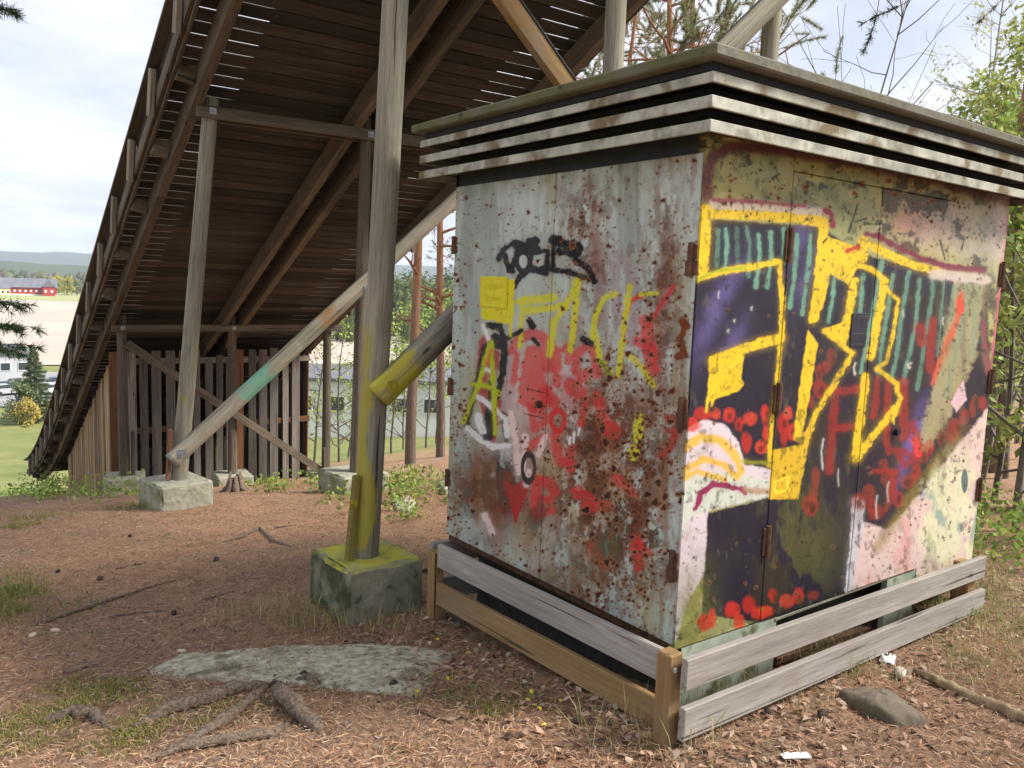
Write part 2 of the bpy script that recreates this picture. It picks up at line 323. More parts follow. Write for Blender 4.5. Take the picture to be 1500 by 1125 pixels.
class Paint:
    """spray paint laid on a grid of wall points; strokes are given where they sit on the wall as seen in the photo"""
    def __init__(s, P, base):
        s.x, s.y = proj(P); s.c = np.tile(np.array(lin(*base)[:3]), (len(P), 1)); s.rust = np.zeros(len(P)); s.n = len(P)
        s.wob = fbm(s.x, s.y, .3, 1, 4)*1.5; s.wear = fbm(s.x, s.y*.5, .5, 8, 4)
    def lay(s, a, col, op=1.):
        a = np.clip(a, 0, 1)*op; s.c = s.c*(1-a[:, None]) + np.array(lin(*col)[:3])*a[:, None]
    def dist(s, pts):
        d = np.full(s.n, 1e9)
        if len(pts) == 1: return np.hypot(s.x-pts[0][0], s.y-pts[0][1])
        for (ax, ay), (bx, by) in zip(pts[:-1], pts[1:]):
            vx, vy = bx-ax, by-ay; t = np.clip(((s.x-ax)*vx+(s.y-ay)*vy)/(vx*vx+vy*vy+1e-9), 0, 1)
            d = np.minimum(d, np.hypot(s.x-ax-t*vx, s.y-ay-t*vy))
        return d
    def stroke(s, pts, r, col, soft=1.6, op=1.):
        d = s.dist(pts); s.lay(np.exp(-np.clip(d-r, 0, 99)**2/(1.5+.6*r)**2)*.13, col, op)          # overspray
        s.lay(((r+s.wob*min(1, r*.25)-d)/(soft*1.05)+.5)*np.clip(1.3-.5*np.clip(s.wear-.45, 0, 2), .8 if sum(col) < 120 else .4, 1), col, op)
    def poly(s, pts, col, soft=1.6, op=1.):
        ins = np.zeros(s.n, bool); n = len(pts)
        for i in range(n):
            (x1, y1), (x2, y2) = pts[i], pts[(i+1) % n]
            if y1 == y2: continue
            ins ^= ((y1 > s.y) != (y2 > s.y)) & (s.x < (x2-x1)*(s.y-y1)/(y2-y1)+x1)
        d = s.dist(list(pts)+[pts[0]]); s.lay(np.where(ins, d, -d)/soft+.5+s.wob*.3, col, op)
    def ell(s, cx, cy, rx, ry, col, ring=0, soft=1.4, op=1.):
        q = np.hypot((s.x-cx)/rx, (s.y-cy)/ry); m = (rx+ry)/2
        s.lay(((ring-np.abs(q-1)*m) if ring else (1-q)*m)/soft+.5+s.wob*.2, col, op)
    def fog(s, cx, cy, rx, ry, col, op=.7, rot=0):
        dx, dy = s.x-cx, s.y-cy; ca, sa = math.cos(rot), math.sin(rot); q = np.hypot((dx*ca+dy*sa)/rx, (-dx*sa+dy*ca)/ry)
        s.lay(np.exp(-q*q)*(1+.35*smooth_noise(s.x, s.y, .12, 3)), col, op)
    def mottle(s, col, freq, th, op, seed, sy=1., mask=None):
        n = 1.15*fbm(s.x, s.y*sy, freq, seed, 5)
        a = (n-th)*2.5
        s.lay(np.clip(a, 0, 1)*(1 if mask is None else mask), col, op)
    def specks(s, cnt, dens, rmin, rmax, seed, col=(70, 36, 24)):
        g = np.random.default_rng(seed); x0, x1, y0, y1 = s.box
        order = np.argsort(s.y); ys = s.y[order]; cc = np.array(lin(*col)[:3])
        X = g.uniform(x0, x1, cnt*5); Y = g.uniform(y0, y1, cnt*5); keep = g.uniform(0, 1, cnt*5) < dens(X, Y); X = X[keep][:cnt]; Y = Y[keep][:cnt]
        Rr = rmin+(rmax-rmin)*g.uniform(0, 1, len(X))**3.2
        for x, y, r in zip(X, Y, Rr):
            if x < s.x.min()-9 or x > s.x.max()+9: continue
            i0, i1 = np.searchsorted(ys, [y-r*1.6-2, y+r*1.6+2]); id_ = order[i0:i1]; id_ = id_[np.abs(s.x[id_]-x) < r*1.6+2]
            if not len(id_): continue
            th = np.arctan2(s.y[id_]-y, s.x[id_]-x); rr = r*(1+.16*np.sin(2*th+x*3)+.16*np.sin(3*th+x)+.12*np.sin(5*th+y))
            d = np.hypot(s.x[id_]-x, (s.y[id_]-y)); a = np.clip((rr-d)/1.1+.5, 0, 1)
            halo = np.clip((rr*1.5+1-d)/3, 0, .45)
            s.c[id_] = s.c[id_]*(1-halo[:, None])+np.array(lin(150, 105, 70)[:3])*halo[:, None]
            k = cc*(g.uniform(.6, 1.5)); s.c[id_] = s.c[id_]*(1-a[:, None])+k*a[:, None]; s.rust[id_] = np.maximum(s.rust[id_], a)
def paint_A(P):
    p = Paint(P, (176, 190, 184)); st = p.stroke; p.box = (650, 1036, 225, 948)
    p.mottle((140, 152, 145), .05, .2, .7, 1, .12); p.mottle((196, 208, 206), .07, .3, .7, 2, .1); p.mottle((165, 160, 120), .06, .5, .5, 7, .15)
    low = np.clip((p.y-560)/150, 0, 1); p.mottle((176, 165, 130), .05, .0, .6, 9, .4, low)
    # older rubbed-out layers
    G = (160, 152, 156)
    for q, r in [([(872, 375), (882, 415), (876, 470)], 9), ([(907, 372), (924, 393), (934, 440), (925, 500)], 8), ([(900, 390), (905, 470)], 8), ([(752, 520), (740, 590), (760, 650)], 11), ([(800, 500), (808, 560), (800, 640)], 9), ([(850, 470), (845, 600)], 8), ([(968, 520), (972, 585)], 7), ([(835, 560), (830, 600)], 12)]: st(q, r, G, 3, .85)
    p.fog(775, 600, 40, 70, (215, 170, 165), .65); p.fog(830, 580, 30, 40, (214, 168, 160), .5)
    # dark lower left
    p.mottle((52, 40, 38), .06, -.35, .95, 3, 1, np.exp(-((p.x-725)/45)**2-((p.y-715)/55)**2)*1.6)
    p.mottle((120, 40, 38), .08, .1, .8, 6, 1, np.exp(-((p.x-725)/45)**2-((p.y-715)/60)**2)*1.4)
    heavy = np.exp(-((p.x-885)/75)**2-((p.y-690)/130)**2)+.6*np.exp(-((p.x-855)/32)**2-((p.y-345)/75)**2)+.5*np.exp(-((p.x-975)/22)**2-((p.y-430)/160)**2)+.45*np.exp(-((p.x-700)/45)**2-((p.y-720)/60)**2)+.7*np.exp(-((p.x-940)/35)**2-((p.y-760)/90)**2)+.5*np.exp(-((p.x-850)/70)**2-((p.y-870)/30)**2)
    p.mottle((150, 118, 88), .05, .05, .6, 40, .25, np.clip(heavy*.9+np.clip((p.y-520)/260, 0, .75), 0, 1)); p.mottle((128, 96, 70), .12, .3, .6, 41, .15, np.clip((p.x-820)/150, 0, 1)*.8+.1)
    p.mottle((120, 74, 50), .2, .35, .6, 44, .07, np.clip(.25+heavy, 0, .8)); before = p.c.copy(); p.mottle((112, 68, 48), .07, -.15, .85, 18, .6, np.clip(heavy*1.25, 0, 1)); p.mottle((140, 78, 46), .12, .3, .7, 19, .35, np.clip(heavy*1.2+.12, 0, 1)); p.mottle((74, 40, 29), .16, .12, .9, 22, .8, np.clip(heavy*1.4, 0, 1)); p.mottle((92, 52, 36), .13, .55, .85, 23, .5, np.clip(.35+heavy, 0, 1)*np.clip((p.x-760)/120, .25, 1))
    p.rust = np.clip(np.abs(p.c-before).sum(1)*4, 0, 1)
    # reds
    RD = (204, 52, 54)
    p.poly([(772, 505), (797, 505), (800, 560), (812, 580), (795, 612), (760, 590), (764, 540)], RD, 4, .8)
    for q, r in [(q_, r_*1.25) for q_, r_ in [([(752, 512), (760, 496), (778, 489), (795, 492), (806, 505), (806, 540)], 6.5), ([(758, 520), (754, 560)], 4), ([(816, 515), (817, 560)], 5.5), ([(826, 512), (834, 505), (833, 530)], 4), ([(862, 507), (846, 518), (843, 542), (853, 555), (860, 546)], 5.5), ([(868, 508), (876, 550)], 5), ([(779, 596), (784, 629), (801, 613)], 4.5), ([(800, 575), (812, 590)], 8), ([(838, 565), (850, 575)], 9), ([(947, 470), (950, 500), (956, 543)], 8), ([(935, 500), (960, 520)], 6), ([(860, 590), (852, 620)], 4), ([(875, 580), (882, 605), (891, 622)], 6), ([(893, 626), (899, 632)], 9), ([(813, 640), (820, 675), (836, 684)], 6), ([(838, 652), (834, 680)], 5), ([(786, 702), (806, 708), (812, 720)], 6), ([(787, 702), (786, 752)], 6.5), ([(788, 730), (806, 732)], 4.5), ([(788, 752), (808, 748)], 5), ([(860, 740), (890, 742)], 7), ([(935, 790), (938, 830)], 6), ([(930, 800), (950, 810)], 5), ([(870, 800), (885, 830)], 5), ([(845, 720), (870, 735)], 7), ([(905, 700), (925, 720)], 6), ([(800, 640), (770, 660)], 5)]]: st(q, r, RD, 3.2, .76)
    p.ell(818, 616, 10, 15, RD, 4.2)
    p.poly([(738, 702), (752, 712), (772, 700), (776, 716), (756, 768)], (170, 44, 44), 2)
    for q, r in [([(978, 612), (994, 618), (986, 650), (971, 668)], 5.5), ([(980, 630), (992, 636)], 4), ([(712, 500), (705, 560), (715, 600)], 9), ([(730, 590), (722, 640)], 6), ([(725, 520), (722, 545)], 8)]: st(q, r, (160, 46, 48), 2.5, .9)
    st([(987, 420), (968, 448), (950, 478)], 2.8, (196, 62, 72)); st([(941, 433), (925, 441), (917, 460), (914, 500)], 3.4, (196, 62, 60))
    for q in [[(1000, 470), (1008, 478)], [(1003, 480), (998, 500), (1005, 520), (993, 521)]]: st(q, 5, (112, 54, 26))
    # yellow-green letters
    YG = (203, 202, 44)
    for q, r in [([(762, 442), (812, 436)], 6), ([(768, 440), (763, 508)], 3.6), ([(846, 408), (832, 445), (812, 472), (806, 520)], 4.5), ([(848, 410), (842, 470), (836, 512)], 4.5), ([(902, 430), (885, 438), (873, 462), (868, 500)], 4), ([(870, 480), (880, 527), (894, 547)], 4.2), ([(924, 420), (914, 480), (907, 550)], 4.2), ([(940, 431), (962, 430)], 3), ([(920, 519), (940, 537), (957, 564)], 4), ([(776, 455), (830, 448)], 5)]: st(q, r, YG, 2, .9)
    st([(893, 547), (880, 530)], 3, (120, 150, 40)); p.ell(936, 628, 8, 15, YG); p.ell(929, 663, 9, 12, YG); st([(938, 610), (934, 645)], 5, YG)
    # black, white and yellow letter on the left
    BK = (26, 25, 30); WH = (222, 222, 222)
    for q, r in [([(713, 477), (733, 478), (741, 503), (738, 545), (729, 580)], 5), ([(712, 505), (700, 560), (684, 624)], 4.5), ([(739, 607), (744, 650)], 4), ([(690, 628), (713, 645), (716, 600)], 4), ([(727, 495), (733, 505)], 8), ([(722, 560), (718, 640)], 5), ([(790, 505), (783, 497)], 3), ([(745, 495), (765, 485)], 4), ([(778, 472), (782, 478)], 5), ([(855, 496), (866, 503)], 5)]: st(q, r, BK, 1.6)
    for q, r in [([(686, 627), (706, 645), (722, 655), (746, 652)], 4), ([(699, 580), (720, 595), (742, 614), (744, 640)], 3.6), ([(709, 476), (717, 500)], 3), ([(701, 610), (708, 630)], 5), ([(710, 540), (722, 545)], 4)]: st(q, r, WH, 2, .92)
    for q in [[(749, 605), (757, 653), (759, 692)], [(770, 640), (766, 690)], [(800, 640), (790, 665)], [(712, 755), (722, 780)], [(776, 690), (772, 710)]]: st(q, 4.5, (228, 205, 200), 2.2, .85)
    for q, r in [([(718, 503), (703, 560), (680, 618)], 3.4), ([(720, 502), (724, 570), (727, 634)], 3.4), ([(692, 562), (714, 566), (733, 576)], 3)]: st(q, r, (172, 182, 36), 1.4)
    st([(721, 512), (712, 535)], 1.6, (205, 110, 40)); p.ell(775, 685, 9, 20, (60, 45, 50), 4); p.fog(690, 590, 4, 40, (80, 90, 60), .3)
    # black tag near the top
    for q, r in [([(732, 379), (737, 366), (752, 357), (759, 366), (750, 396)], 4.2), ([(737, 368), (748, 396)], 4), ([(758, 357), (770, 362), (786, 352)], 6), ([(779, 356), (786, 366)], 8), ([(779, 369), (803, 367), (801, 400), (777, 392), (779, 369)], 4.5), ([(811, 351), (811, 394)], 4), ([(811, 351), (830, 358), (848, 364)], 8), ([(820, 368), (846, 372)], 6), ([(845, 382), (862, 392), (871, 412)], 5), ([(754, 420), (762, 405), (778, 396), (800, 393), (837, 399), (866, 410)], 3.8), ([(838, 402), (852, 404)], 3)]: st(q, r, BK, 1.5)
    p.ell(767, 383, 9, 15, BK, 4); p.mottle((30, 30, 32), .5, .55, .5, 12, 1, np.exp(-((p.x-765)/45)**2-((p.y-335)/22)**2))
    # yellow patch under the warning plate
    p.poly([(706, 412), (754, 408), (754, 470), (742, 474), (724, 470), (706, 468)], (214, 204, 22), 3); st([(750, 465), (749, 492)], 1.6, (214, 204, 22))
    # moss, dirt, rust
    p.mottle((84, 86, 56), .05, .25, .75, 15, .5, np.exp(-((p.x-880)/55)**2-((p.y-800)/60)**2)); p.mottle((70, 62, 50), .06, .2, .7, 16, .6, np.exp(-((p.x-800)/70)**2-((p.y-760)/45)**2))
    def dens(X, Y):
        h = np.exp(-((X-890)/75)**2-((Y-690)/150)**2)+.5*np.exp(-((X-860)/30)**2-((Y-340)/60)**2)+.35*np.exp(-((X-975)/28)**2-((Y-480)/180)**2)+.3*np.exp(-((X-670)/16)**2)+.35*np.exp(-((Y-870)/60)**2)
        return np.clip(.05+h*.85, 0, 1)*(.25+.75*(fbm(X, Y, .12, 8) > 0))
    p.specks(7000, dens, .35, 1.7, 4, (92, 52, 34)); p.specks(1100, dens, .6, 3.2, 5); p.specks(300, lambda X, Y: np.clip(np.exp(-((X-930)/60)**2-((Y-680)/170)**2), 0, 1), 1.5, 5, 6, (70, 38, 27))
    for q in [[(842, 634), (841, 648)], [(850, 628), (848, 637)], [(836, 640), (835, 650)]]: st(q, 1.6, (225, 222, 215), 1.2)
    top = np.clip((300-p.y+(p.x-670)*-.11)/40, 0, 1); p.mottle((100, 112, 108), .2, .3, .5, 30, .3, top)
    return p
def paint_B(P):
    p = Paint(P, (150, 152, 104)); st = p.stroke; p.box = (985, 1485, 195, 930)
    p.mottle((172, 166, 92), .035, .0, .7, 1); p.mottle((116, 124, 84), .05, .35, .7, 2); p.mottle((178, 172, 128), .06, .4, .6, 3)
    p.fog(1370, 330, 60, 45, (184, 158, 148), .8); p.fog(1330, 325, 28, 22, (200, 140, 130), .6); p.fog(1430, 350, 40, 40, (190, 184, 170), .6); p.fog(1120, 250, 50, 18, (140, 150, 120), .6)
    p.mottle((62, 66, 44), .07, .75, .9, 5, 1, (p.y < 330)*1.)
    MG = (112, 44, 62); YL = (224, 190, 40); NV = (36, 32, 48); RD = (198, 52, 40); TE = (104, 150, 130); OL = (74, 72, 42)
    st([(1037, 296), (1034, 262), (1042, 232), (1066, 216), (1110, 215), (1180, 226), (1260, 240), (1370, 262), (1482, 296)], 8, (98, 42, 50), 6, .9)  # magenta-brown top band, with the shadow under the louvres in its colour
    # dark letter field
    p.poly([(1040, 320), (1200, 332), (1262, 372), (1340, 392), (1446, 408), (1450, 590), (1430, 640), (1300, 772), (1245, 868), (1113, 912), (1028, 900), (1034, 752), (1152, 722), (1000, 640), (1008, 420)], NV, 3)
    p.mottle((58, 50, 36), .045, .25, .7, 7, .5, np.clip((p.y-560)/90, 0, 1)*(p.x > 1095)); p.mottle((80, 80, 44), .05, .1, .8, 9, .4, np.exp(-((p.x-1165)/60)**2-((p.y-800)/80)**2)*1.5); p.mottle((84, 86, 46), .09, .75, .7, 10, .4, np.exp(-((p.x-1200)/60)**2-((p.y-700)/130)**2))
    p.mottle((48, 34, 30), .06, .2, .8, 11, 1, (p.x > 1290)*(p.y < 640)*1.)
    for cx, cy, rx, ry, ro in [(1040, 470, 14, 70, .35), (1062, 430, 12, 55, .5), (1075, 500, 14, 40, .4), (1170, 350, 12, 40, .3), (1178, 410, 10, 40, .3)]: p.fog(cx, cy, rx, ry, (98, 86, 142), .6, ro)
    # lower left pale swirl
    LI = (208, 196, 204)
    p.poly([(1003, 628), (1030, 614), (1062, 622), (1082, 648), (1090, 680), (1145, 690), (1148, 722), (1036, 748), (1031, 840), (1008, 880), (988, 940), (992, 760)], LI, 2.5)
    p.poly([(1000, 700), (1060, 690), (1130, 705), (1145, 722), (1036, 748), (1010, 760), (996, 790)], (196, 206, 190), 4, .8)
    for q, r in [([(1004, 655), (1025, 640), (1055, 645), (1075, 665), (1085, 690)], 6), ([(1002, 690), (1030, 672), (1058, 680), (1078, 698)], 5), ([(1002, 700), (1020, 690), (1060, 702)], 4)]: st(q, r, (222, 178, 60), 2.5, .9)
    st([(1019, 745), (1026, 722), (1045, 708), (1085, 716), (1090, 722)], 4, (140, 44, 84)); st([(1090, 718), (1125, 720)], 4, (170, 120, 90), 3, .7)
    p.fog(1010, 900, 26, 70, (112, 112, 62), .85); p.mottle((92, 98, 52), .08, .1, .8, 12, .5, np.exp(-((p.x-1015)/30)**2-((p.y-890)/60)**2))
    # pale pink and white lower right
    p.poly([(1448, 596), (1420, 850), (1320, 842), (1240, 872), (1250, 800), (1262, 765), (1300, 775), (1380, 680)], (216, 190, 184), 4)
    p.mottle((212, 216, 176), .04, .1, .8, 13, .6, (p.x > 1240)*np.clip((p.y-640)/60, 0, 1)*(p.x+.75*(p.y-600) > 1425)); p.mottle((214, 160, 156), .06, .45, .7, 14, .5, (p.x+.75*(p.y-600) > 1425)*(p.y > 600)*1.); p.mottle((150, 160, 120), .07, .5, .6, 17, .4, (p.x+.75*(p.y-600) > 1425)*(p.y > 640)*1.)
    p.mottle((120, 150, 150), .08, .8, .7, 19, .4, (p.x > 1330)*(p.y > 690)*1.); p.ell(1413, 705, 5, 18, (96, 116, 116)); st([(1400, 640), (1330, 730), (1285, 800)], 7, (150, 130, 60), 8, .5)
    st([(1253, 735), (1250, 790), (1242, 862)], 6, (196, 192, 200), 2); st([(1262, 735), (1258, 790)], 3, (196, 192, 200), 2)
    # beige streaks on the right
    p.poly([(1398, 412), (1444, 412), (1428, 520), (1388, 620), (1352, 668), (1340, 650), (1372, 540)], (160, 152, 116), 6, .95)
    p.mottle((118, 108, 80), .1, .1, .7, 20, .12, np.exp(-((p.x-1400)/35)**2-((p.y-530)/110)**2)); p.poly([(1410, 556), (1416, 585), (1400, 605), (1392, 590)], (214, 180, 190), 2)
    for q, r in [([(1418, 415), (1404, 500), (1385, 580)], 3), ([(1432, 420), (1422, 520)], 3)]: st(q, r, (128, 150, 120), 3, .6)
    st([(1408, 432), (1400, 470), (1372, 540), (1366, 560)], 4, (206, 82, 54), 4, .8); p.ell(1406, 447, 6, 16, (208, 78, 54), 0, 3)
    p.fog(1332, 650, 9, 60, (110, 96, 170), .85, .3); st([(1444, 415), (1440, 500), (1446, 545)], 4, (120, 108, 84), 5, .7)
    # teal drips
    for q, op in [([(1051, 338), (1049, 390)], .5), ([(1062, 336), (1064, 360), (1061, 398)], 1), ([(1078, 335), (1080, 395)], .35), ([(1093, 332), (1097, 360), (1095, 405)], .5), ([(1110, 345), (1112, 375), (1106, 420)], 1), ([(1128, 341), (1129, 375), (1123, 420)], .95), ([(1147, 336), (1148, 385)], .9), ([(1166, 345), (1163, 400), (1156, 450)], .9), ([(1186, 345), (1182, 400), (1174, 460)], .9), ([(1221, 403), (1218, 440), (1211, 472)], 1), ([(1264, 402), (1260, 450), (1246, 505)], .9), ([(1290, 384), (1282, 430), (1270, 500), (1259, 545)], .9), ([(1306, 403), (1296, 470), (1285, 545)], .8), ([(1330, 398), (1320, 450), (1312, 520), (1304, 560)], .75), ([(1345, 410), (1340, 470), (1322, 560)], .8), ([(1364, 410), (1364, 430), (1350, 520), (1342, 570)], .6), ([(1381, 415), (1376, 480), (1372, 520)], .5), ([(1396, 420), (1392, 470)], .4)]: st(q, 3, TE, 1.8, op)
    # red rounds
    for k, (x, y, rx, ry, ring) in enumerate([(1014, 622, 10, 9, 0), (1031, 606, 11, 10, 0), (1049, 606, 8, 10, 0), (1067, 609, 7, 9, 3), (1080, 621, 7, 9, 3.5), (1099, 614, 8, 12, 0), (1122, 606, 6, 13, 3), (1094, 648, 7, 13, 0), (1113, 655, 7, 13, 3.5), (1120, 635, 6, 12, 0), (1146, 620, 6, 13, 3), (1155, 605, 8, 10, 0), (1160, 632, 7, 14, 4), (1145, 640, 5, 12, 0), (1197, 545, 6, 10, 3), (1208, 538, 7, 12, 0), (1218, 524, 8, 12, 3), (1200, 570, 8, 12, 3), (1185, 590, 6, 12, 0), (1030, 912, 8, 12, 0), (1044, 905, 6, 12, 0), (1074, 893, 10, 14, 0), (1096, 885, 8, 14, 0), (1080, 910, 9, 10, 0), (1110, 898, 8, 10, 0), (1132, 872, 8, 12, 3), (1152, 880, 8, 9, 0), (1168, 872, 8, 10, 0), (1188, 872, 7, 8, 0), (1120, 895, 10, 8, 0), (1195, 700, 7, 14, 0), (1188, 740, 9, 18, 3), (1190, 725, 8, 14, 0), (1255, 735, 8, 10, 3), (1270, 720, 10, 12, 0), (1282, 750, 10, 14, 0), (1300, 700, 10, 12, 3), (1312, 730, 9, 12, 3), (1326, 705, 9, 13, 3), (1340, 690, 9, 13, 0), (1350, 665, 8, 12, 3), (1362, 655, 8, 14, 0), (1378, 640, 7, 12, 3), (1392, 630, 7, 14, 0), (1402, 625, 6, 12, 3), (1414, 610, 6, 13, 3), (1425, 598, 6, 13, 0), (1437, 590, 5, 9, 0), (1290, 680, 8, 10, 0), (1276, 740, 6, 10, 3)]):
        jx = 1+.25*math.sin(k*2.7); jy = 1+.2*math.cos(k*1.9); ck = (RD, (176, 44, 36), (206, 66, 46))[k % 3] if x < 1180 else ((150, 60, 40), (168, 48, 38))[k % 2]; p.ell(x+2*math.sin(k*5), y, rx*jx*1.1, ry*jy, ck, 0, 4.5, .85 if x < 1180 else .6)
        if ring: p.ell(x+1.5, y+2, rx*jx*.42, ry*jy*.5, (70, 26, 26), 0, 3, .7)
    DR = (150, 42, 38)
    for q, r in [([(1215, 574), (1256, 570)], 6), ([(1222, 578), (1216, 650), (1214, 690)], 6), ([(1222, 628), (1250, 624)], 5), ([(1284, 555), (1278, 610)], 5), ([(1300, 560), (1296, 640), (1300, 660)], 5), ([(1290, 620), (1304, 600)], 4), ([(1322, 560), (1322, 640), (1330, 630)], 7), ([(1365, 470), (1360, 540)], 6), ([(1345, 480), (1350, 500)], 8), ([(1312, 690), (1296, 745)], 4), ([(1318, 660), (1340, 670), (1322, 680), (1312, 660)], 5), ([(1278, 690), (1305, 690), (1300, 720)], 4), ([(1335, 620), (1345, 650)], 5)]: st(q, r, DR, 3, .75)
    st([(1338, 645), (1343, 665)], 5, (216, 60, 60), 2)
    # yellow letter outlines
    st([(1045, 300), (1120, 304), (1200, 312)], 7, (206, 192, 176), 5, .9)
    for q, r in [([(1033, 308), (1029, 396)], 8), ([(1032, 313), (1120, 316), (1206, 325)], 7), ([(1206, 325), (1199, 400), (1190, 468)], 6.5), ([(1022, 408), (1060, 397), (1142, 384)], 4.5), ([(1141, 386), (1145, 440), (1144, 496)], 3.4), ([(1143, 496), (1095, 508), (1044, 528)], 7), ([(1143, 500), (1137, 560), (1130, 620), (1126, 675)], 2.8), ([(1247, 517), (1222, 560), (1194, 605), (1176, 660)], 3.8), ([(1246, 518), (1206, 484)], 3.4), ([(1251, 412), (1242, 460), (1232, 502)], 6), ([(1255, 388), (1276, 395), (1296, 412)], 3.4), ([(1293, 414), (1288, 450), (1274, 522)], 5.5), ([(1296, 424), (1314, 440), (1306, 490), (1297, 530), (1282, 540)], 2.6), ([(1284, 540), (1312, 562), (1313, 575), (1318, 582), (1310, 606)], 3), ([(1266, 552), (1259, 610), (1252, 672)], 5.5), ([(1253, 670), (1280, 635), (1308, 600)], 5.5), ([(1264, 352), (1262, 378)], 7), ([(1266, 354), (1300, 374), (1340, 390), (1372, 397)], 6), ([(1125, 682), (1150, 682)], 3)]: st(q, r, YL, 1.8)
    p.poly([(1039, 526), (1090, 514), (1086, 555), (1090, 562), (1080, 574), (1062, 580), (1040, 586), (1034, 596), (1037, 560)], YL, 2)
    for q in [[(1036, 585), (1034, 603)], [(1044, 585), (1042, 594)]]: st(q, 1.6, YL, 1.2)
    p.poly([(1182, 484), (1197, 503), (1188, 560), (1172, 650), (1160, 642), (1174, 540)], YL, 2)
    p.poly([(1129, 660), (1170, 651), (1192, 600), (1168, 731), (1126, 731)], (214, 176, 44), 2)
    p.poly([(1196, 376), (1205, 345), (1258, 362), (1254, 395), (1242, 417), (1215, 402), (1204, 452), (1190, 464)], YL, 2); p.poly([(1203, 482), (1236, 470), (1230, 508)], YL, 2)
    p.mottle((150, 140, 44), .3, .75, .7, 25, 1, (p.c[:, 0] > .5)*(p.c[:, 2] < .1)*1.)
    st([(1148, 700), (1154, 698), (1152, 718), (1135, 722), (1133, 706), (1146, 702)], 1.6, (240, 214, 60), 1.2); p.poly([(1300, 602), (1310, 606), (1308, 622), (1300, 614)], YL)
    st([(1020, 410), (1050, 397), (1090, 392)], 2.2, (150, 170, 40), 2, .8); st([(1124, 678), (1090, 676)], 3, (150, 150, 40), 3, .7)
    st([(1045, 293), (1110, 296), (1178, 302)], 2.8, (156, 62, 88), 2.5, .9); st([(1208, 308), (1217, 316), (1219, 330)], 4, (140, 44, 70), 2.5)
    st([(1268, 343), (1284, 345), (1310, 360), (1345, 378), (1390, 392), (1440, 396)], 4.5, (118, 40, 60), 3); st([(1366, 402), (1446, 410)], 7, (200, 188, 176), 4, .9)
    st([(1240, 367), (1256, 362)], 3.5, (180, 70, 40), 2); st([(1478, 318), (1466, 420), (1456, 520)], 3.5, (192, 96, 126), 3); st([(1456, 520), (1446, 548), (1440, 470)], 2.6, (140, 60, 80), 2, .8); p.fog(1462, 330, 14, 60, (206, 190, 190), .7)
    st([(1453, 600), (1436, 760)], 3, (120, 40, 52), 3, .7)
    # chips and scratches
    for x, y, a, b in [(1052, 432, 1, 5), (1066, 485, 2, 2), (1227, 700, 1, 13), (1321, 458, 1.5, 5), (1381, 470, 1.5, 5), (1330, 535, 4, 3), (1250, 540, 3, 8), (1282, 742, 2, 16), (1298, 720, 2, 14), (1203, 665, 3, 22), (1075, 470, 1.5, 1.5), (1100, 452, 1.5, 2)]: st([(x+.6*a, y-b), (x-.4*a, y-.2*b), (x+.3*a, y+b)], .35+.35*a, (206, 200, 192), 1.6, .7)
    for q in [[(1255, 300), (1243, 340)], [(1252, 325), (1268, 320)], [(1130, 262), (1140, 255)], [(1205, 355), (1210, 350)], [(1375, 352), (1382, 380)], [(1412, 348), (1408, 366)]]: st(q, 1.4, (40, 38, 34), 1.2, .85)
    def dens(X, Y): return np.clip(np.exp(-((Y-262-.12*(X-1040))/45)**2)*.9+.12, 0, 1)*(.2+.8*(fbm(X, Y, .1, 6) > 0))
    p.mottle((60, 56, 40), .06, .8, .3, 50, .35); p.mottle((110, 104, 84), .2, .95, .3, 51, .3); p.mottle((44, 42, 34), .35, .8, .5, 52, .5)
    p.specks(900, dens, .5, 2.0, 15, (66, 50, 30)); p.specks(250, lambda X, Y: np.clip(np.exp(-((Y-275)/30)**2), 0, 1), 1, 3.5, 16, (110, 66, 36))
    p.mottle((40, 40, 30), .3, .95, .7, 28); p.mottle((58, 60, 34), .12, .9, .7, 33, .5, (p.y > 640)*(p.x > 1090)*(p.x < 1260)*1.)
    return p
def paint_mat():
    m, N, L, b = mat('spray_painted_steel', .5); at = N.new('ShaderNodeAttribute'); at.attribute_name = 'paint'
    t = N.new('ShaderNodeTexCoord').outputs['Object']; g = nz(N, L, t, 160, 4, .7); d = nz(N, L, t, 12, 5, .6)
    c = mixc_(N, L, mrange(N, L, g, .3, .7, 0, .3), at.outputs['Color'], (.62, .58, .5, 1), 'MULTIPLY'); c = mixc_(N, L, mrange(N, L, d, .52, .75, 0, .5), c, (.62, .55, .42, 1), 'MULTIPLY')
    L.new(c, b.inputs['Base Color']); ra = mrange(N, L, at.outputs['Alpha'], 0, 1, .42, .9); L.new(ra, b.inputs['Roughness'])
    h = N.new('ShaderNodeMath'); h.operation = 'MULTIPLY_ADD'; L.new(at.outputs['Alpha'], h.inputs[0]); h.inputs[1].default_value = .8; L.new(g, h.inputs[2]); bump(N, L, b, h.outputs[0], .35, .003); return m
M['paint'] = paint_mat()
KA, KB, KZ0, KZ1 = 1.60, 2.35, .30, 2.088
kiosk = empty('transformer_kiosk', (0, 0, 0))
tag(kiosk, 'rusty steel transformer kiosk covered in graffiti with louvred flat roof', 'kiosk')
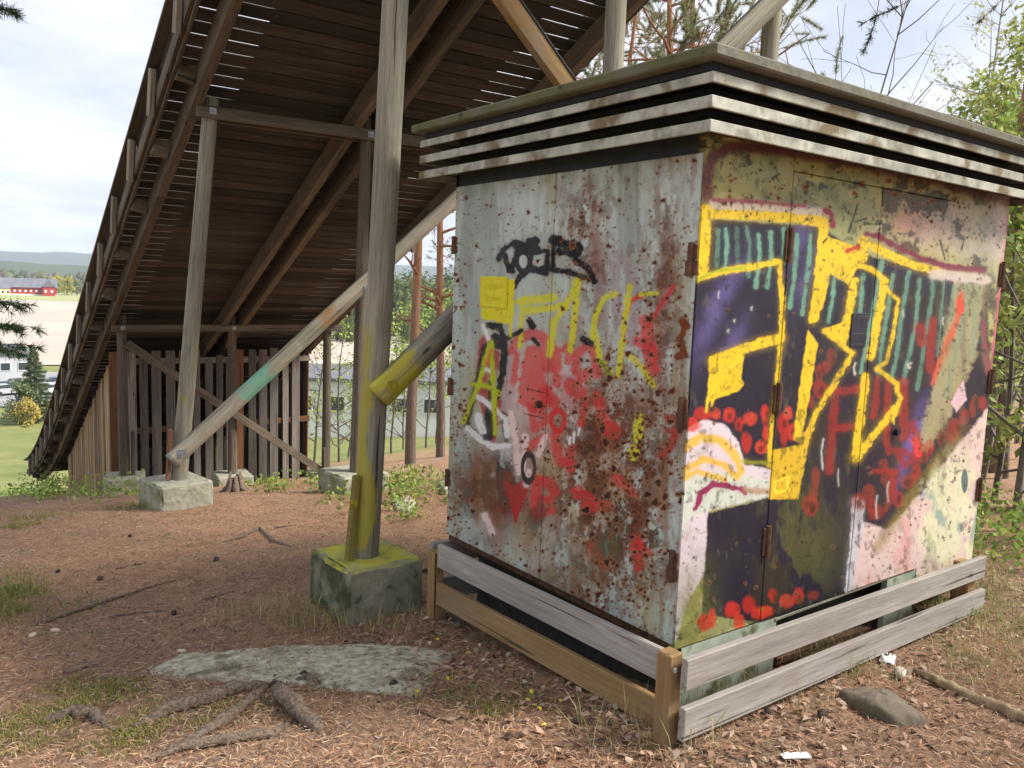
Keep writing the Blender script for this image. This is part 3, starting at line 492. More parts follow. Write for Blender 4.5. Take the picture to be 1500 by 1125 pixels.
def panel(name, face, a0, a1, z0, z1, out_, thick=.03, cell=.0041, parent=kiosk):
    """painted sheet: face A lies in the YZ plane, face B in the XZ plane; out_ = how far proud"""
    na = max(2, int((a1-a0)/cell)); nzz = max(2, int((z1-z0)/cell)); A, Z = np.meshgrid(np.linspace(a0, a1, na+1), np.linspace(z0, z1, nzz+1))
    dent = .0025*smooth_noise(A, Z, 5, 3)+.0012*smooth_noise(A, Z, 14, 1)
    D = -out_+np.where((A > a0+.01) & (A < a1-.01) & (Z > z0+.01) & (Z < z1-.01), dent, 0)
    P = np.stack([D, A, Z], -1) if face == 'A' else np.stack([A, D, Z], -1); P = P.reshape(-1, 3)
    flat = P.copy(); flat[:, 0 if face == 'A' else 1] = 0
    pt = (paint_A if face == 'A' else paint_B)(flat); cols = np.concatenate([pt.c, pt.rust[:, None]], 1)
    w_ = na+1; i, j = np.meshgrid(np.arange(nzz), np.arange(na), indexing='ij'); q = np.stack([i*w_+j, i*w_+j+1, (i+1)*w_+j+1, (i+1)*w_+j], -1).reshape(-1, 4)
    if face == 'A': q = q[:, ::-1]
    # rim turned back round the sheet
    ring = np.concatenate([np.arange(0, na), na+w_*np.arange(0, nzz), nzz*w_+np.arange(na, 0, -1), w_*np.arange(nzz, 0, -1)]); nb = len(P)
    back = P[ring].copy(); back[:, 0 if face == 'A' else 1] += thick; k = len(ring); nx = (np.arange(k)+1) % k
    rim = np.stack([ring, nb+np.arange(k), nb+nx, ring[nx]], -1)
    if face == 'A': rim = rim[:, ::-1]
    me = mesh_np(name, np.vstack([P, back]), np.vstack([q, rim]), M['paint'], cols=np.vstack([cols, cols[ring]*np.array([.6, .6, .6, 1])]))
    return obj(name, me, parent)
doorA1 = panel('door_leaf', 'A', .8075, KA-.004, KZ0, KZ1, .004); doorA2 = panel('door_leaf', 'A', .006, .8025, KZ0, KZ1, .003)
tag(doorA1, 'pale blue rusted door leaf with yellow plate and black tag'); tag(doorA2, 'heavily rusted door leaf with red paint')
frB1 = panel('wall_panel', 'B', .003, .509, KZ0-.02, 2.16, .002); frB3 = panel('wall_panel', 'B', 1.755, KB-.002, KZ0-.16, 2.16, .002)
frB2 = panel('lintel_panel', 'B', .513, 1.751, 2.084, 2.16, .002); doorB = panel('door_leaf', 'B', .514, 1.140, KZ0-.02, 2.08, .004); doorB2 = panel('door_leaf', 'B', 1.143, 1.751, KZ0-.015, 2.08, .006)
tag(doorB, 'door leaf with dark and yellow graffiti letters'); tag(doorB2, 'door leaf with dark letters and pink lower corner')
# body behind the sheets, frieze, louvres and roof
m_ = MB(); m_.box(.03, KB-.03, .03, KA-.03, KZ0-.01, 2.15); m_.build('body', M['black'], kiosk)
m_ = MB(); m_.box(.008, KB-.01, .012, KA-.004, 2.09, 2.42); m_.build('frieze', simple('shaded_dark_blue_paint', (.022, .028, .036), .55), kiosk)  # dark blue paint, with shade under the louvres added to its tone
m_ = MB(); m_.box(KB-.006, KB-.001, .0, KA, .05, 2.15); m_.box(0.0, KB, KA-.003, KA+.001, .3, 2.15); m_.build('rear_sheet', M['paint'], kiosk)
M['louvre'] = simple('louvre_paint', (.33, .335, .285), .7, 0, .45, 11, ((.15, .115, .065, 1), 6, .50), .3)
for zt_, zb_, o in ((2.313, 2.279, .138), (2.2386, 2.200, .139), (2.162, 2.1236, .140)):
    m_ = MB(); t = .012
    m_.box(-o, KB+o, -o, -o+t, zb_, zt_, .002); m_.box(-o, KB+o, KA+o-t, KA+o, zb_, zt_, .002)
    m_.box(-o+.0005, -o+t, -o+t, KA+o-t, zb_+.0005, zt_-.0005, .002); m_.box(KB+o-t, KB+o-.0005, -o+t, KA+o-t, zb_+.0005, zt_-.0005, .002)
    for (x0, x1, y0, y1) in ((-o+t, 0, -o+t, KA+o-t), (KB, KB+o-t, -o+t, KA+o-t), (0, KB, -o+t, 0), (0, KB, KA, KA+o-t)): pl_ = MB(); pl_.box(x0, x1, y0, y1, zt_-.007, zt_-.002); pl_.build('louvre_shade_plate', M['black'], kiosk)  # inner plates coloured black to paint in the shade of the gaps
    m_.build('louvre_strip', M['louvre'], kiosk)
m_ = MB(); m_.box(-.174, KB+.174, -.174, KA+.174, 2.3485, 2.3877, .006); rs = m_.build('roof_slab', M['slab'], kiosk)
m_ = MB(); m_.box(-.12, KB+.12, -.12, KA+.12, 2.322, 2.3487); m_.build('roof_soffit', M['black'], kiosk)
# base: rusty lip, skirt plates, dark plinth
m_ = MB(); m_.box(.012, .05, .0, KA, .262, .299, .003); m_.build('bottom_lip', M['rusty'], kiosk)
M['skirt'] = simple('pale_green_skirt_paint', (.33, .39, .31), .6, 0, .3, 9, ((.12, .13, .07, 1), 7, .52))
for x0, x1 in ((.004, .63), (1.49, 1.752)): m_ = MB(); m_.box(x0, x1, .0, .03, -.02, .278, .002); m_.build('skirt_plate', M['skirt'], kiosk)
m_ = MB(); m_.box(.16, KB-.04, .16, KA-.06, -.35, .29, .01); m_.build('plinth', simple('dark_concrete', (.05, .05, .045), .95), kiosk)
m_ = MB(); m_.box(.7, 1.46, .035, .075, .05, .085, .004, Matrix.Rotation(math.radians(2), 4, 'Y')); m_.build('loose_strip', M['rusty'], kiosk)
m_ = MB(); m_.box(.62, 1.50, -.004, .02, .245, .258, .002, Matrix.Rotation(math.radians(-1.2), 4, 'Y')); m_.build('door_sill', simple('sill_paint', (.2, .2, .15), .7, 0, .4, 12), kiosk)
def hinge(face, a, z, h=.09):
    m_ = MB()
    if face == 'A': m_.tube([(-.012, a, z-h/2), (-.012, a, z+h/2)], .011, 8); m_.box(-.009, -.002, a-.028, a+.028, z-h*.45, z-.002, .002); m_.box(-.010, -.002, a-.024, a+.02, z+.002, z+h*.45, .002)
    else: m_.tube([(a, -.012, z-h/2), (a, -.012, z+h/2)], .011, 8); m_.box(a-.025, a+.025, -.010, -.002, z-h*.45, z+h*.45, .002)
    m_.build('hinge', M['rusty'], kiosk)
for z in (1.80, 1.08, .60): hinge('A', 1.595, z)
for z in (1.72, 1.17, .60): hinge('A', .022, z, .12)
for z in (1.80, 1.20, .62): hinge('B', .512, z, .13)
for z in (1.76, 1.20, .62): hinge('B', 2.335, z, .13)
# plates, lock
from_z = lambda z: z
def textmesh(txt, size):
    c = bpy.data.curves.new('lettering', 'FONT'); c.body = txt; c.size = size; c.extrude = .0012; c.align_x = 'CENTER'; c.resolution_u = 2
    o = bpy.data.objects.new('tmp', c); COL.objects.link(o); dg = bpy.context.evaluated_depsgraph_get(); me = bpy.data.meshes.new_from_object(o.evaluated_get(dg)); bpy.data.objects.remove(o); me.name = 'lettering'; return me
M['yplate'] = simple('yellow_sprayed_plate', (.62, .56, .015), .5, 0, .1, 30)
plate = MB(); plate.box(-.0075, -.004, 1.125, 1.350, 1.50, 1.648, .0012); wp = plate.build('warning_plate', M['yplate'], kiosk)
for k, tx in enumerate(('Høyspent', 'Livsfare')):
    me = textmesh(tx, .044); me.materials.append(M['yplate']); Mx = Matrix(((0, 0, -1, -.0080), (-1, 0, 0, 1.237), (0, 1, 0, 1.592-.058*k), (0, 0, 0, 1))); obj('lettering', me, wp, mw=Mx)
fr = MB()
for (y0, y1, z0, z1) in ((1.13, 1.345, 1.638, 1.643), (1.13, 1.345, 1.505, 1.510), (1.13, 1.135, 1.510, 1.638), (1.340, 1.345, 1.510, 1.638)): fr.box(-.0092, -.0074, y0, y1, z0, z1)
fr.build('plate_border', M['yplate'], wp)
m_ = MB(); m_.box(-.009, -.0055, .93, 1.03, 1.33, 1.45, .001, Matrix.Identity(4)); 
dp = MB(); dp.box(.985, 1.105, -.0095, -.0062, 1.40, 1.545, .001); dpo = dp.build('sprayed_over_plate', simple('navy_sprayed_plate', (.022, .02, .034), .45), kiosk)
nedge = simple('navy_edge', (.05, .055, .07), .4)
for z in (1.41, 1.455, 1.53): fr = MB(); fr.box(.99, 1.10, -.0108, -.0094, z, z+.004); fr.build('plate_ridge', nedge, dpo)
lk = MB(); lk.tube([(-.004, .848, 1.09), (-.022, .848, 1.09)], .017, 12); lk.tube([(-.02, .848, 1.09), (-.027, .848, 1.09)], .010, 10); lk.build('lock_knob', M['rusty'], kiosk)
for (y0, y1, z0, z1) in ((.82, .965, 1.144, 1.147), (.82, .965, 1.03, 1.033)): lk = MB(); lk.box(-.0052, -.0035, y0, y1, z0, z1); lk.build('lock_plate_seam', M['black'], kiosk)
lk = MB(); lk.tube([(1.425, -.004, 1.0), (1.425, -.024, 1.0)], .016, 12); lk.build('lock_knob', M['black'], kiosk)

# ------------------------------------------------------------------ low guard fence round the kiosk
fence = empty('low_fence', (-.17, -.15, 0)); tag(fence, 'low two-board wooden guard fence around the foot of the kiosk', 'fence')
def post(x, y, z0, z1, s=.085): return board('post', (x, y, z0), (x, y, z1), s, s, M['fence_tan'], fence, up=(0, 1, 0), c=.006)
post(-.168, -.135, -.06, .372, .066); post(-.098, 1.545, -.32, .235, .062); post(2.12, -.07, -.12, .28)
board('board', (-.1, -.095, .268), (-.1, 1.505, .222), .028, .122, M['fence_grey'], fence); board('board', (-.101, -.095, .082), (-.101, 1.505, .022), .028, .118, M['fence_tan'], fence)
board('board', (-.168, -.20, .312), (2.19, -.128, .258), .028, .112, M['fence_grey'], fence); board('board', (-.166, -.201, .132), (2.21, -.130, .076), .028, .118, M['fence_grey'], fence)
board('board', (-.09, 1.61, .20), (.9, 1.64, .16), .028, .12, M['fence_grey'], fence); board('board', (-.09, 1.61, .0), (.9, 1.64, -.04), .028, .12, M['fence_grey'], fence)
for (x, y, z) in ((-.175, -.184, .33),): m_ = MB(); m_.tube([(x-.02, y, z), (x-.02, y-.004, z)], .009, 10); m_.build('screw', M['steel'], fence)

# ------------------------------------------------------------------ ski jump ramp
ramp_ = empty('ski_jump_ramp', R(3.4, 7.5, -.4)); tag(ramp_, 'steep weathered timber ski jump ramp on round posts with diagonal braces', 'ski jump')
V1, V2, V3 = 3.97, 7.54, 12.03; UL, UM, UR = 1.98, 3.44, 4.89; SL = .475; SA = math.atan(SL)
def zs(v):                                                     # underside of the stringers; the foot of the inrun eases out
    return 3.05 - SL*(v-7.44) + (0 if v < 17 else .02*(v-17)**2)
SD = .20
nrm = lambda v: Vector(R(0, -math.sin(-SA), math.cos(SA))) - Vector(R(0, 0, 0))
def span(name, u, va, vb, off, wy, hz, m, parent=ramp_, n=None, c=.005):
    """timber running down the ramp, in straight lengths"""
    n = n or max(1, int((vb-va)/4.2)); vs_ = np.linspace(va, vb, n+1)
    for a, b in zip(vs_[:-1], vs_[1:]): board(name, R(u, a+.004, zs(a)+off), R(u, b-.004, zs(b)+off), wy, hz, m, parent, c=c)
SECT = [1.2, 5.0, 8.9, 12.8, 16.6, 18.2, 19.6, 21.0, 22.2, 23.2]
for a, b in zip(SECT[:-1], SECT[1:]):
    for u in (1.845, 3.30, 3.58, 4.93):
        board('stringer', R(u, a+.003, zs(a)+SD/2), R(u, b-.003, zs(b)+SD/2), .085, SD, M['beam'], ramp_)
# deck planks, one by one, with open joints
k = 0; v = 1.25
while v < 23.1:
    dz = (zs(v+.05)-zs(v-.05))/.1; a = math.atan(dz); up = Vector((EY[0]*-math.sin(a), EY[1]*-math.sin(a), math.cos(a)))
    e0 = 1.665+random.uniform(-.008, .008); off = SD+.010+random.uniform(0, .003)
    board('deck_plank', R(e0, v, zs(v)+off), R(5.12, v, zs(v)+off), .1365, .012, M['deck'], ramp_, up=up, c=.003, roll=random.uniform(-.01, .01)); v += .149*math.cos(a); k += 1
for a, b in zip(SECT[:-1], SECT[1:]): board('inrun_mat', R(3.31, a, zs(a)+SD+.04), R(3.31, b, zs(b)+SD+.04), 2.16, .03, M['mat'], ramp_)
for a, b in zip(SECT[:-1], SECT[1:]):
    for u, s in ((1.645, -1), (5.14, 1)):
        board('edge_plank', R(u, a+.004, zs(a)+SD+.0), R(u, b-.004, zs(b)+SD+.0), .03, .10, M['beam'], ramp_); board('edge_plank', R(u+s*.032, a+.02, zs(a)+SD+.055), R(u+s*.032, b-.01, zs(b)+SD+.055), .03, .13, M['beam'], ramp_)
        for j, h in enumerate((.15, .262)): board('side_board', R(u+s*.0, a+.006+.05*j, zs(a)+SD+h+.02-SL*.05*j), R(u+s*.0, b-.006, zs(b)+SD+h+.02), .026, .116, M['deck'], ramp_)
        board('top_rail', R(u+s*.045, a+.004, zs(a)+SD+.36), R(u+s*.045, b-.004, zs(b)+SD+.36), .125, .03, M['beam'], ramp_)
v = 1.9; i = 0
while v < 22.8:
    for u, s in ((1.645, -1), (5.14, 1)):
        board('upright', R(u+s*.078, v+.04, zs(v)+SD-.06), R(u+s*.074, v-.06, zs(v)+SD+.325), .12, .045, M['upright'], ramp_, up=(EX[0], EX[1], 0))
        z_ = zs(v+.45)+.12+random.uniform(-.02, .02); board('outrigger', R(u+s*-.02, v+.45, z_+.05), R(u-s*.16, v+.45, z_+.02), .10, .15, M['beam'], ramp_)
    v += 1.0; i += 1
# posts
def round_post(name, p0, p1, r, m, parent, paint=None):
    p0 = Vector(p0); p1 = Vector(p1); Lg = (p1-p0).length; nl, nr_ = (90, 40) if paint else (14, 22)
    t = np.linspace(0, 1, nl); th = np.linspace(0, 2*math.pi, nr_, endpoint=False); T, H = np.meshgrid(t, th, indexing='ij')
    rr = r*(1.06-.12*T)*(1+.018*np.sin(3*H+T*4)+.012*np.sin(7*H+T*9)); V = np.stack([T*Lg, rr*np.cos(H), rr*np.sin(H)], -1).reshape(-1, 3)
    x = (p1-p0).normalized(); y = (Vector((0, 1, 0))-x*x.y).normalized(); zz = x.cross(y); Mx = Matrix((x, y, zz)).transposed().to_4x4(); Mx.translation = p0
    i, j = np.meshgrid(np.arange(nl-1), np.arange(nr_), indexing='ij'); j2 = (j+1) % nr_; q = np.stack([i*nr_+j, i*nr_+j2, (i+1)*nr_+j2, (i+1)*nr_+j], -1).reshape(-1, 4)[:, ::-1]
    n = len(V); V = np.vstack([V, [[0, 0, 0]], [[Lg, 0, 0]]]); jj = np.arange(nr_); 
    q = np.vstack([q, np.stack([np.full(nr_, n), jj, (jj+1) % nr_, (jj+1) % nr_], -1)[:, [0, 1, 2, 2]]]) if False else q
    W = np.array([list(Mx @ Vector(p)) for p in V]) if paint else None
    cols = paint(W) if paint else np.zeros((len(V), 4))
    me = mesh_np(name, V, q, m, smooth=True, cols=cols); return obj(name, me, parent, mw=Mx)
def yellow_spray(lo, hi, cx, col=(160, 152, 40)):
    def f(W):
        # spray on the side that faces the camera's left, patchy
        ctr = W.mean(0); c = np.zeros((len(W), 4)); c[:, :3] = lin(*col)[:3]
        side = -(W[:, 0]-np.interp(W[:, 2], [W[:, 2].min(), W[:, 2].max()], [cx[0], cx[1]]))/.065
        hgt = np.clip((W[:, 2]-lo)/.05, 0, 1)*np.clip((hi-W[:, 2])/.25, 0, 1)
        n = smooth_noise(W[:, 0]*3+W[:, 1]*3, W[:, 2], 6, 3)+.6*smooth_noise(W[:, 0]+W[:, 1], W[:, 2], 17, 5)
        low = np.clip((.62-W[:, 2])/.1, 0, 1)
        c[:, 3] = np.clip(side*1.1-.35+n*.5+low*.75, 0, .92)*hgt; return c
    return f
P1b, P1t = R(1.845, V1, .12), R(2.03, V1, zs(V1)+.1)
round_post('post', P1b, P1t, .068, M['grey'], ramp_, yellow_spray(.15, 1.45, (P1b.x, P1t.x)))
def lichen(W):
    c = np.zeros((len(W), 4)); c[:, :3] = lin(150, 140, 40)[:3]; n = smooth_noise(W[:, 0]*3+W[:, 1], W[:, 2], 5, 4)+.5*smooth_noise(W[:, 0], W[:, 2], 19, 2)
    c[:, 3] = np.clip(n*.8-.1, 0, .6)*np.exp(-((W[:, 2]-.85)/.5)**2); return c
round_post('post', R(1.685, V2, -.21), R(1.985, V2, zs(V2)+.12), .068, M['grey'], ramp_, lichen)
for u, v, zb_, du in ((UM, V1, -.1, 0), (UR, V1, -.1, 0)): round_post('post', R(u, v, zb_), R(u, v, zs(v)+.1), .065, M['grey'], ramp_)
for u, zb_ in ((UM-.06, -.31), (UR+.1, -.36)): round_post('post', R(u, V2, zb_), R(UM if u < 4 else UR, V2, zs(V2)+.16), .056, M['beam'], ramp_)
for u, zb_ in ((UL, -1.16), (UM, -1.28), (UR, -1.40)): round_post('post', R(u, V3, zb_), R(u, V3, zs(V3)+.16), .064, M['beam'], ramp_)
for v in (V1, V2, V3):
    for s in (-1, 1): board('crossbeam', R(1.84-(.05 if s > 0 else 0), v+s*.085, zs(v)-.012), R(5.08, v+s*.085, zs(v)+.01), .045, .10 if v < 10 else .095, M['beam'], ramp_)
def bolt(p, n=(0, -1, 0), s=.028, m='steel'):
    n = Vector(R(*n))-Vector(R(0, 0, 0)); n.normalize(); q = n.to_track_quat('Z', 'Y').to_matrix().to_4x4(); q.translation = p
    b_ = MB(); b_.box(-s, s, -s, s, 0, .004, .001, q); b_.tube([q @ Vector((0, 0, .004)), q @ Vector((0, 0, .016))], .012, 6); b_.build('bolt', M[m], ramp_)
for u, v in ((1.97, V2), (UM, V2), (UM, V3), (UL+.0, V3)): bolt(R(u, v-.109, zs(v)-.002))
def painted_brace(p0, p1, w_, h_, fn):
    """brace with paint marks: finely divided box"""
    p0 = Vector(p0); p1 = Vector(p1); Lg = (p1-p0).length; n = 120; xs = np.linspace(-Lg/2, Lg/2, n); prof = []
    for a, b in ((-1, -1), (0, -1), (1, -1), (1, 0), (1, 1), (0, 1), (-1, 1), (-1, 0)): prof.append((a*w_/2*(.97 if a*b else 1), b*h_/2*(.97 if a*b else 1)))
    V = np.array([(x, a, b) for x in xs for a, b in prof]); i, j = np.meshgrid(np.arange(n-1), np.arange(8), indexing='ij'); j2 = (j+1) % 8
    q = np.stack([i*8+j, i*8+j2, (i+1)*8+j2, (i+1)*8+j], -1).reshape(-1, 4)[:, ::-1]
    q = np.vstack([q, [[0, 1, 2, 7], [7, 2, 3, 6], [6, 3, 4, 5]], [[(n-1)*8+k for k in (7, 2, 1, 0)], [(n-1)*8+k for k in (6, 3, 2, 7)], [(n-1)*8+k for k in (5, 4, 3, 6)]]])
    x = (p1-p0).normalized(); y = Vector((0, 0, 1)).cross(x).normalized(); zz = x.cross(y); Mx = Matrix((x, y, zz)).transposed().to_4x4(); Mx.translation = (p0+p1)/2
    cols = fn(V[:, 0]+Lg/2, V[:, 1], V[:, 2]); return obj('brace', mesh_np('brace', V, q, M['grey'], cols=cols), ramp_, mw=Mx)
def marks(list_):
    def f(s, a, b):
        c = np.zeros((len(s), 4))
        for lo, hi, col, op in list_:
            n = smooth_noise(s*3, a*20+b*20, 2.2, 3)*.5+.6; m_ = np.clip((s-lo)/.08, 0, 1)*np.clip((hi-s)/.12, 0, 1)*np.clip(n, 0, 1)*op; k = m_ > c[:, 3]; c[k, :3] = lin(*col)[:3]; c[:, 3] = np.maximum(c[:, 3], m_)
        return c
    return f
dv1 = V1-.105
painted_brace(R(1.855, dv1, 1.01), R(5.05, dv1, 3.87), .075, .135, marks([(-.1, .34, (190, 180, 30), .95)])); bolt(R(1.915, dv1-.04, 1.065), m='ybolt', s=.03)
dv2 = V2-.11
painted_brace(R(1.60, dv2, -.02), R(4.95, dv2, 2.98), .07, .135, marks([(.75, 1.25, (96, 160, 140), .9), (1.75, 2.1, (150, 105, 55), .7), (1.45, 1.62, (205, 205, 200), .5)])); bolt(R(1.68, dv2-.037, .05), s=.036); bolt(R(3.40, dv2-.037, 1.53), s=.03)
cb0, cb1 = R(1.95, V1+.115, 3.87), R(5.05, V1+.115, 1.26); board('brace', cb0, cb1, .06, .125, M['fence_tan'], ramp_)
board('brace', R(2.02, V3-.11, .66), R(4.84, V3-.11, -1.40), .045, .11, M['beam'], ramp_)
d_ = (cb1-cb0).normalized()
for k in range(3):
    m_ = MB(); o_ = Vector((0, 0, .07+.004*k))+Vector(EY)*(-.03+.028*k); m_.tube([cb0+o_+d_*(.25*i)+Vector((0, 0, .006*math.sin(i*1.7+k))) for i in range(16)], .0085, 8); m_.build('power_cable', M['cable'], ramp_, True)
# footings
def footing(u, v, zt_, h, s, rot, m, label, taper=.02):
    me = MB(); V, Fs = cham(s, s, h, .018); V = [(x*(1+taper*(.5-z/h)), y*(1+taper*(.5-z/h)), z) for x, y, z in V]; me.add(V, Fs)
    msh = me.mesh('concrete_footing', m); o = obj('concrete_footing', msh); p = R(u, v, zt_-h/2); o.location = p; o.rotation_euler = (0, 0, TH+math.radians(rot))
    sb = o.modifiers.new('cut', 'SUBSURF'); sb.subdivision_type = 'SIMPLE'; sb.levels = sb.render_levels = 4
    tx = bpy.data.textures.new('rough', 'CLOUDS'); tx.noise_scale = .09; dm = o.modifiers.new('rough', 'DISPLACE'); dm.texture = tx; dm.strength = .022; dm.texture_coords = 'GLOBAL'
    return tag(o, label, 'footing', 'concrete footings under the ski jump posts')
footing(1.865, V1+.03, .125, .62, .45, 4, M['conc_y'], 'mossy concrete footing with yellow sprayed top beside the kiosk', .06)
footing(1.66, V2, -.205, .50, .47, 12, M['conc'], 'mossy concrete footing under the leaning post with long brace')
footing(UM-.06, V2+.05, -.305, .62, .52, 8, M['conc'], 'concrete footing of thin middle post behind the yellow sprayed post')
footing(UL, V3, -1.155, .55, .50, -14, M['conc'], 'grey concrete footing beside the light brown side boards')
footing(UM, V3, -1.275, .5, .50, -4, M['conc'], 'grey concrete footing in front of board wall behind the stump')
footing(UR, V3, -1.395, .5, .5, 3, M['conc'], 'concrete footing under slim right post of the rearmost row')
for u, v, z in ((UM, V1, -.08), (UR, V1, -.08), (UR+.1, V2, -.35)): footing(u, v, z, .5, .42, 0, M['conc'], 'concrete footing hidden behind the graffiti kiosk')
# steel straps and splints at the post feet
board('splint', R(1.735, V1-.03, .12), R(1.775, V1-.03, .58), .035, .045, M['splint'], ramp_, up=(0, 1, 0)); bolt(R(1.745, V1-.06, .44), s=.022, m='ybolt')
board('splint', R(1.585, V2-.03, -.2), R(1.615, V2-.03, .25), .03, .05, M['orange'], ramp_, up=(0, 1, 0)); board('splint', R(UL+.11, V3-.03, -1.15), R(UL+.11, V3-.03, -.55), .04, .07, M['beam'], ramp_, up=(0, 1, 0))
board('splint', R(4.80, V3-.15, -1.45), R(4.80, V3-.15, -.98), .05, .08, M['beam'], ramp_, up=(0, 1, 0))
# ------------------------------------------------------------------ board enclosure under the ramp
shed = empty('board_enclosure', R(3.4, 12.75, -1.6)); tag(shed, 'dark enclosure of upright boards under the lower ramp', 'shed')
VF = 12.75; u = 2.22; i = 0
def gzu(u, v): p = R(u, v, 0); return gz(p.x, p.y)
board('corner_board', R(2.0, VF+.0, gzu(2, VF)-.05), R(2.0, VF, zs(VF)-.05), .03, .15, M['orange'], shed, up=EX)
while u < 4.85:
    wd = random.choice((.10, .115, .13)); top = zs(VF)-.02-random.choice((0, .02, .16, .1)); board('board', R(u, VF+random.uniform(-.012, .012), gzu(u, VF)+random.uniform(-.06, .02)), R(u+random.uniform(-.012, .012), VF, top), .022, wd, M['orange'] if i in (4, 9) else M['shed'], shed, up=EX); u += wd+random.uniform(.035, .075); i += 1
board('rail', R(2.0, VF+.035, -.69), R(4.9, VF+.035, -.66), .04, .09, M['orange'], shed); board('rail', R(2.0, VF+.035, .33), R(4.9, VF+.035, .33), .04, .09, M['shed'], shed)
for uu, mm, nmax in ((1.99, M['fresh'], 18.2), (4.88, M['shed'], 18.2)):
    v = VF+.08; i = 0
    while v < nmax:
        wd = random.choice((.09, .11, .13)); t = zs(v)-.03-random.uniform(0, .05); b_ = gzu(uu, v)-.05
        if t-b_ > .25: board('board', R(uu+random.uniform(-.012, .012), v, b_), R(uu+random.uniform(-.01, .01), v+random.uniform(-.01, .01), t), .022, wd, M['orange'] if i == 0 else mm, shed, up=EY)
        v += wd+random.uniform(.004, .02); i += 1
m_ = MB(); e = [R(2.03, 18.2, gzu(2, 18.2)-.1), R(4.85, 18.2, gzu(4.8, 18.2)-.1), R(4.85, 18.2, zs(18.2)), R(2.03, 18.2, zs(18.2))]; f_ = [p+Vector(EY)*.03 for p in e]
m_.add(e+f_, [(0, 1, 2, 3), (7, 6, 5, 4), (0, 4, 5, 1), (1, 5, 6, 2), (2, 6, 7, 3), (3, 7, 4, 0)]); m_.build('back_panel', M['shed'], shed)

# ------------------------------------------------------------------ far landscape
def azdir(px):
    d = _fw*F + _rt*(px-750) + _u2*(562.5-420); d[2] = 0; return d/np.linalg.norm(d)
def far(px, dist, z=None):
    d = azdir(px); x, y = CAM[0]+d[0]*dist, CAM[1]+d[1]*dist; return Vector((x, y, gz(x, y) if z is None else z))
def facing(px, extra=0):                                       # rotation that turns local -Y to the camera
    d = azdir(px); return math.atan2(d[1], d[0])-math.pi/2+extra
def flat_mat(name, stops, scale, rough=.95, detail=6):
    m, N, L, b = mat(name, rough); t = N.new('ShaderNodeTexCoord').outputs['Object']; c = ramp(N, L, nz(N, L, t, scale, detail, .65), stops); L.new(c, b.inputs['Base Color']); return m
def sheet(name, pts, z, m):
    me = bpy.data.meshes.new(name); me.from_pydata([(p[0], p[1], z) for p in pts], [], [tuple(range(len(pts)))]); me.materials.append(m); o = obj(name, me)
    if me.polygons[0].normal.z < 0: me.flip_normals()
    return tag(o, kind='structure')
P2 = lambda px, d: tuple(far(px, d)[:2])
sheet('ploughed_field', [P2(-500, 178), P2(700, 178), P2(760, 560), P2(-600, 560)], -15.1, flat_mat('dry_field', [(.3, (.33, .28, .235)), (.7, (.42, .37, .32))], .02))
sheet('green_field', [P2(-600, 560), P2(760, 560), P2(760, 760), P2(-600, 760)], -15.08, flat_mat('green_field', [(.3, (.20, .24, .10)), (.7, (.32, .33, .16))], .015))
sheet('parking_lot', [P2(-400, 119), P2(420, 119), P2(420, 158), P2(-400, 158)], -15.0, flat_mat('pale_asphalt', [(.3, (.20, .20, .21)), (.7, (.28, .28, .29))], .4))
# ridges on the horizon
def ridge(name, dist, depth, h, px0, px1, col, seed):
    n = 160; V = []; g = np.random.default_rng(seed); ph = g.uniform(0, 6, 8)
    for j in range(6):
        for i in range(n+1):
            px = px0+(px1-px0)*i/n; p = far(px, dist+depth*j/5, 0); f = math.sin(math.pi*j/5*.9+.0)
            hh = h*(.82+.09*math.sin(i*.09+ph[0])+.06*math.sin(i*.23+ph[1])+.02*math.sin(i*.9+ph[2])+.012*g.normal()); V.append((p.x, p.y, -16+hh*f))
    q = [(j*(n+1)+i, j*(n+1)+i+1, (j+1)*(n+1)+i+1, (j+1)*(n+1)+i) for j in range(5) for i in range(n)]
    return tag(obj(name, mesh_np(name, V, np.array(q), flat_mat(name+'_forest', [(.3, tuple(x*.6 for x in col)), (.7, col)], .006, .95, 8), smooth=False)), kind='structure')
ridge('far_hills', 3600, 1800, 150, -900, 2600, (.05, .075, .05), 3); ridge('near_hills', 1500, 700, 33, -900, 2600, (.06, .085, .04), 5)
# woods that read as one mass beyond the field
def leafcloud(n, fn, size, cols, seed, flat=.5):
    """n small leaf faces placed by fn(rng, n) -> (n,3)"""
    g = np.random.default_rng(seed); C_ = fn(g, n); a = g.normal(size=(n, 3)); a /= np.linalg.norm(a, axis=1)[:, None]; b = np.cross(a, g.normal(size=(n, 3))); b /= np.linalg.norm(b, axis=1)[:, None]
    s = size*g.uniform(.6, 1.4, n)[:, None]; V = np.stack([C_-a*s, C_+b*s*flat, C_+a*s, C_-b*s*flat], 1).reshape(-1, 3)
    pal = np.array(cols)[g.integers(0, len(cols), n)]*g.uniform(.75, 1.25, n)[:, None]; return V, np.repeat(pal, 4, 0)
def leaf_mat(name, trans=.35):
    m, N, L, b = mat(name, .6); at = N.new('ShaderNodeAttribute'); at.attribute_name = 'paint'; L.new(at.outputs['Color'], b.inputs['Base Color'])
    o = [n for n in N if n.type == 'OUTPUT_MATERIAL'][0]; tr = N.new('ShaderNodeBsdfTranslucent'); L.new(at.outputs['Color'], tr.inputs['Color']); mx_ = N.new('ShaderNodeMixShader'); mx_.inputs[0].default_value = trans
    L.new(b.outputs[0], mx_.inputs[1]); L.new(tr.outputs[0], mx_.inputs[2]); L.new(mx_.outputs[0], o.inputs['Surface']); return m
M['leaf'] = leaf_mat('leaves'); M['needle'] = leaf_mat('needles', .4)
def quads(n): return np.arange(n*4).reshape(-1, 4)
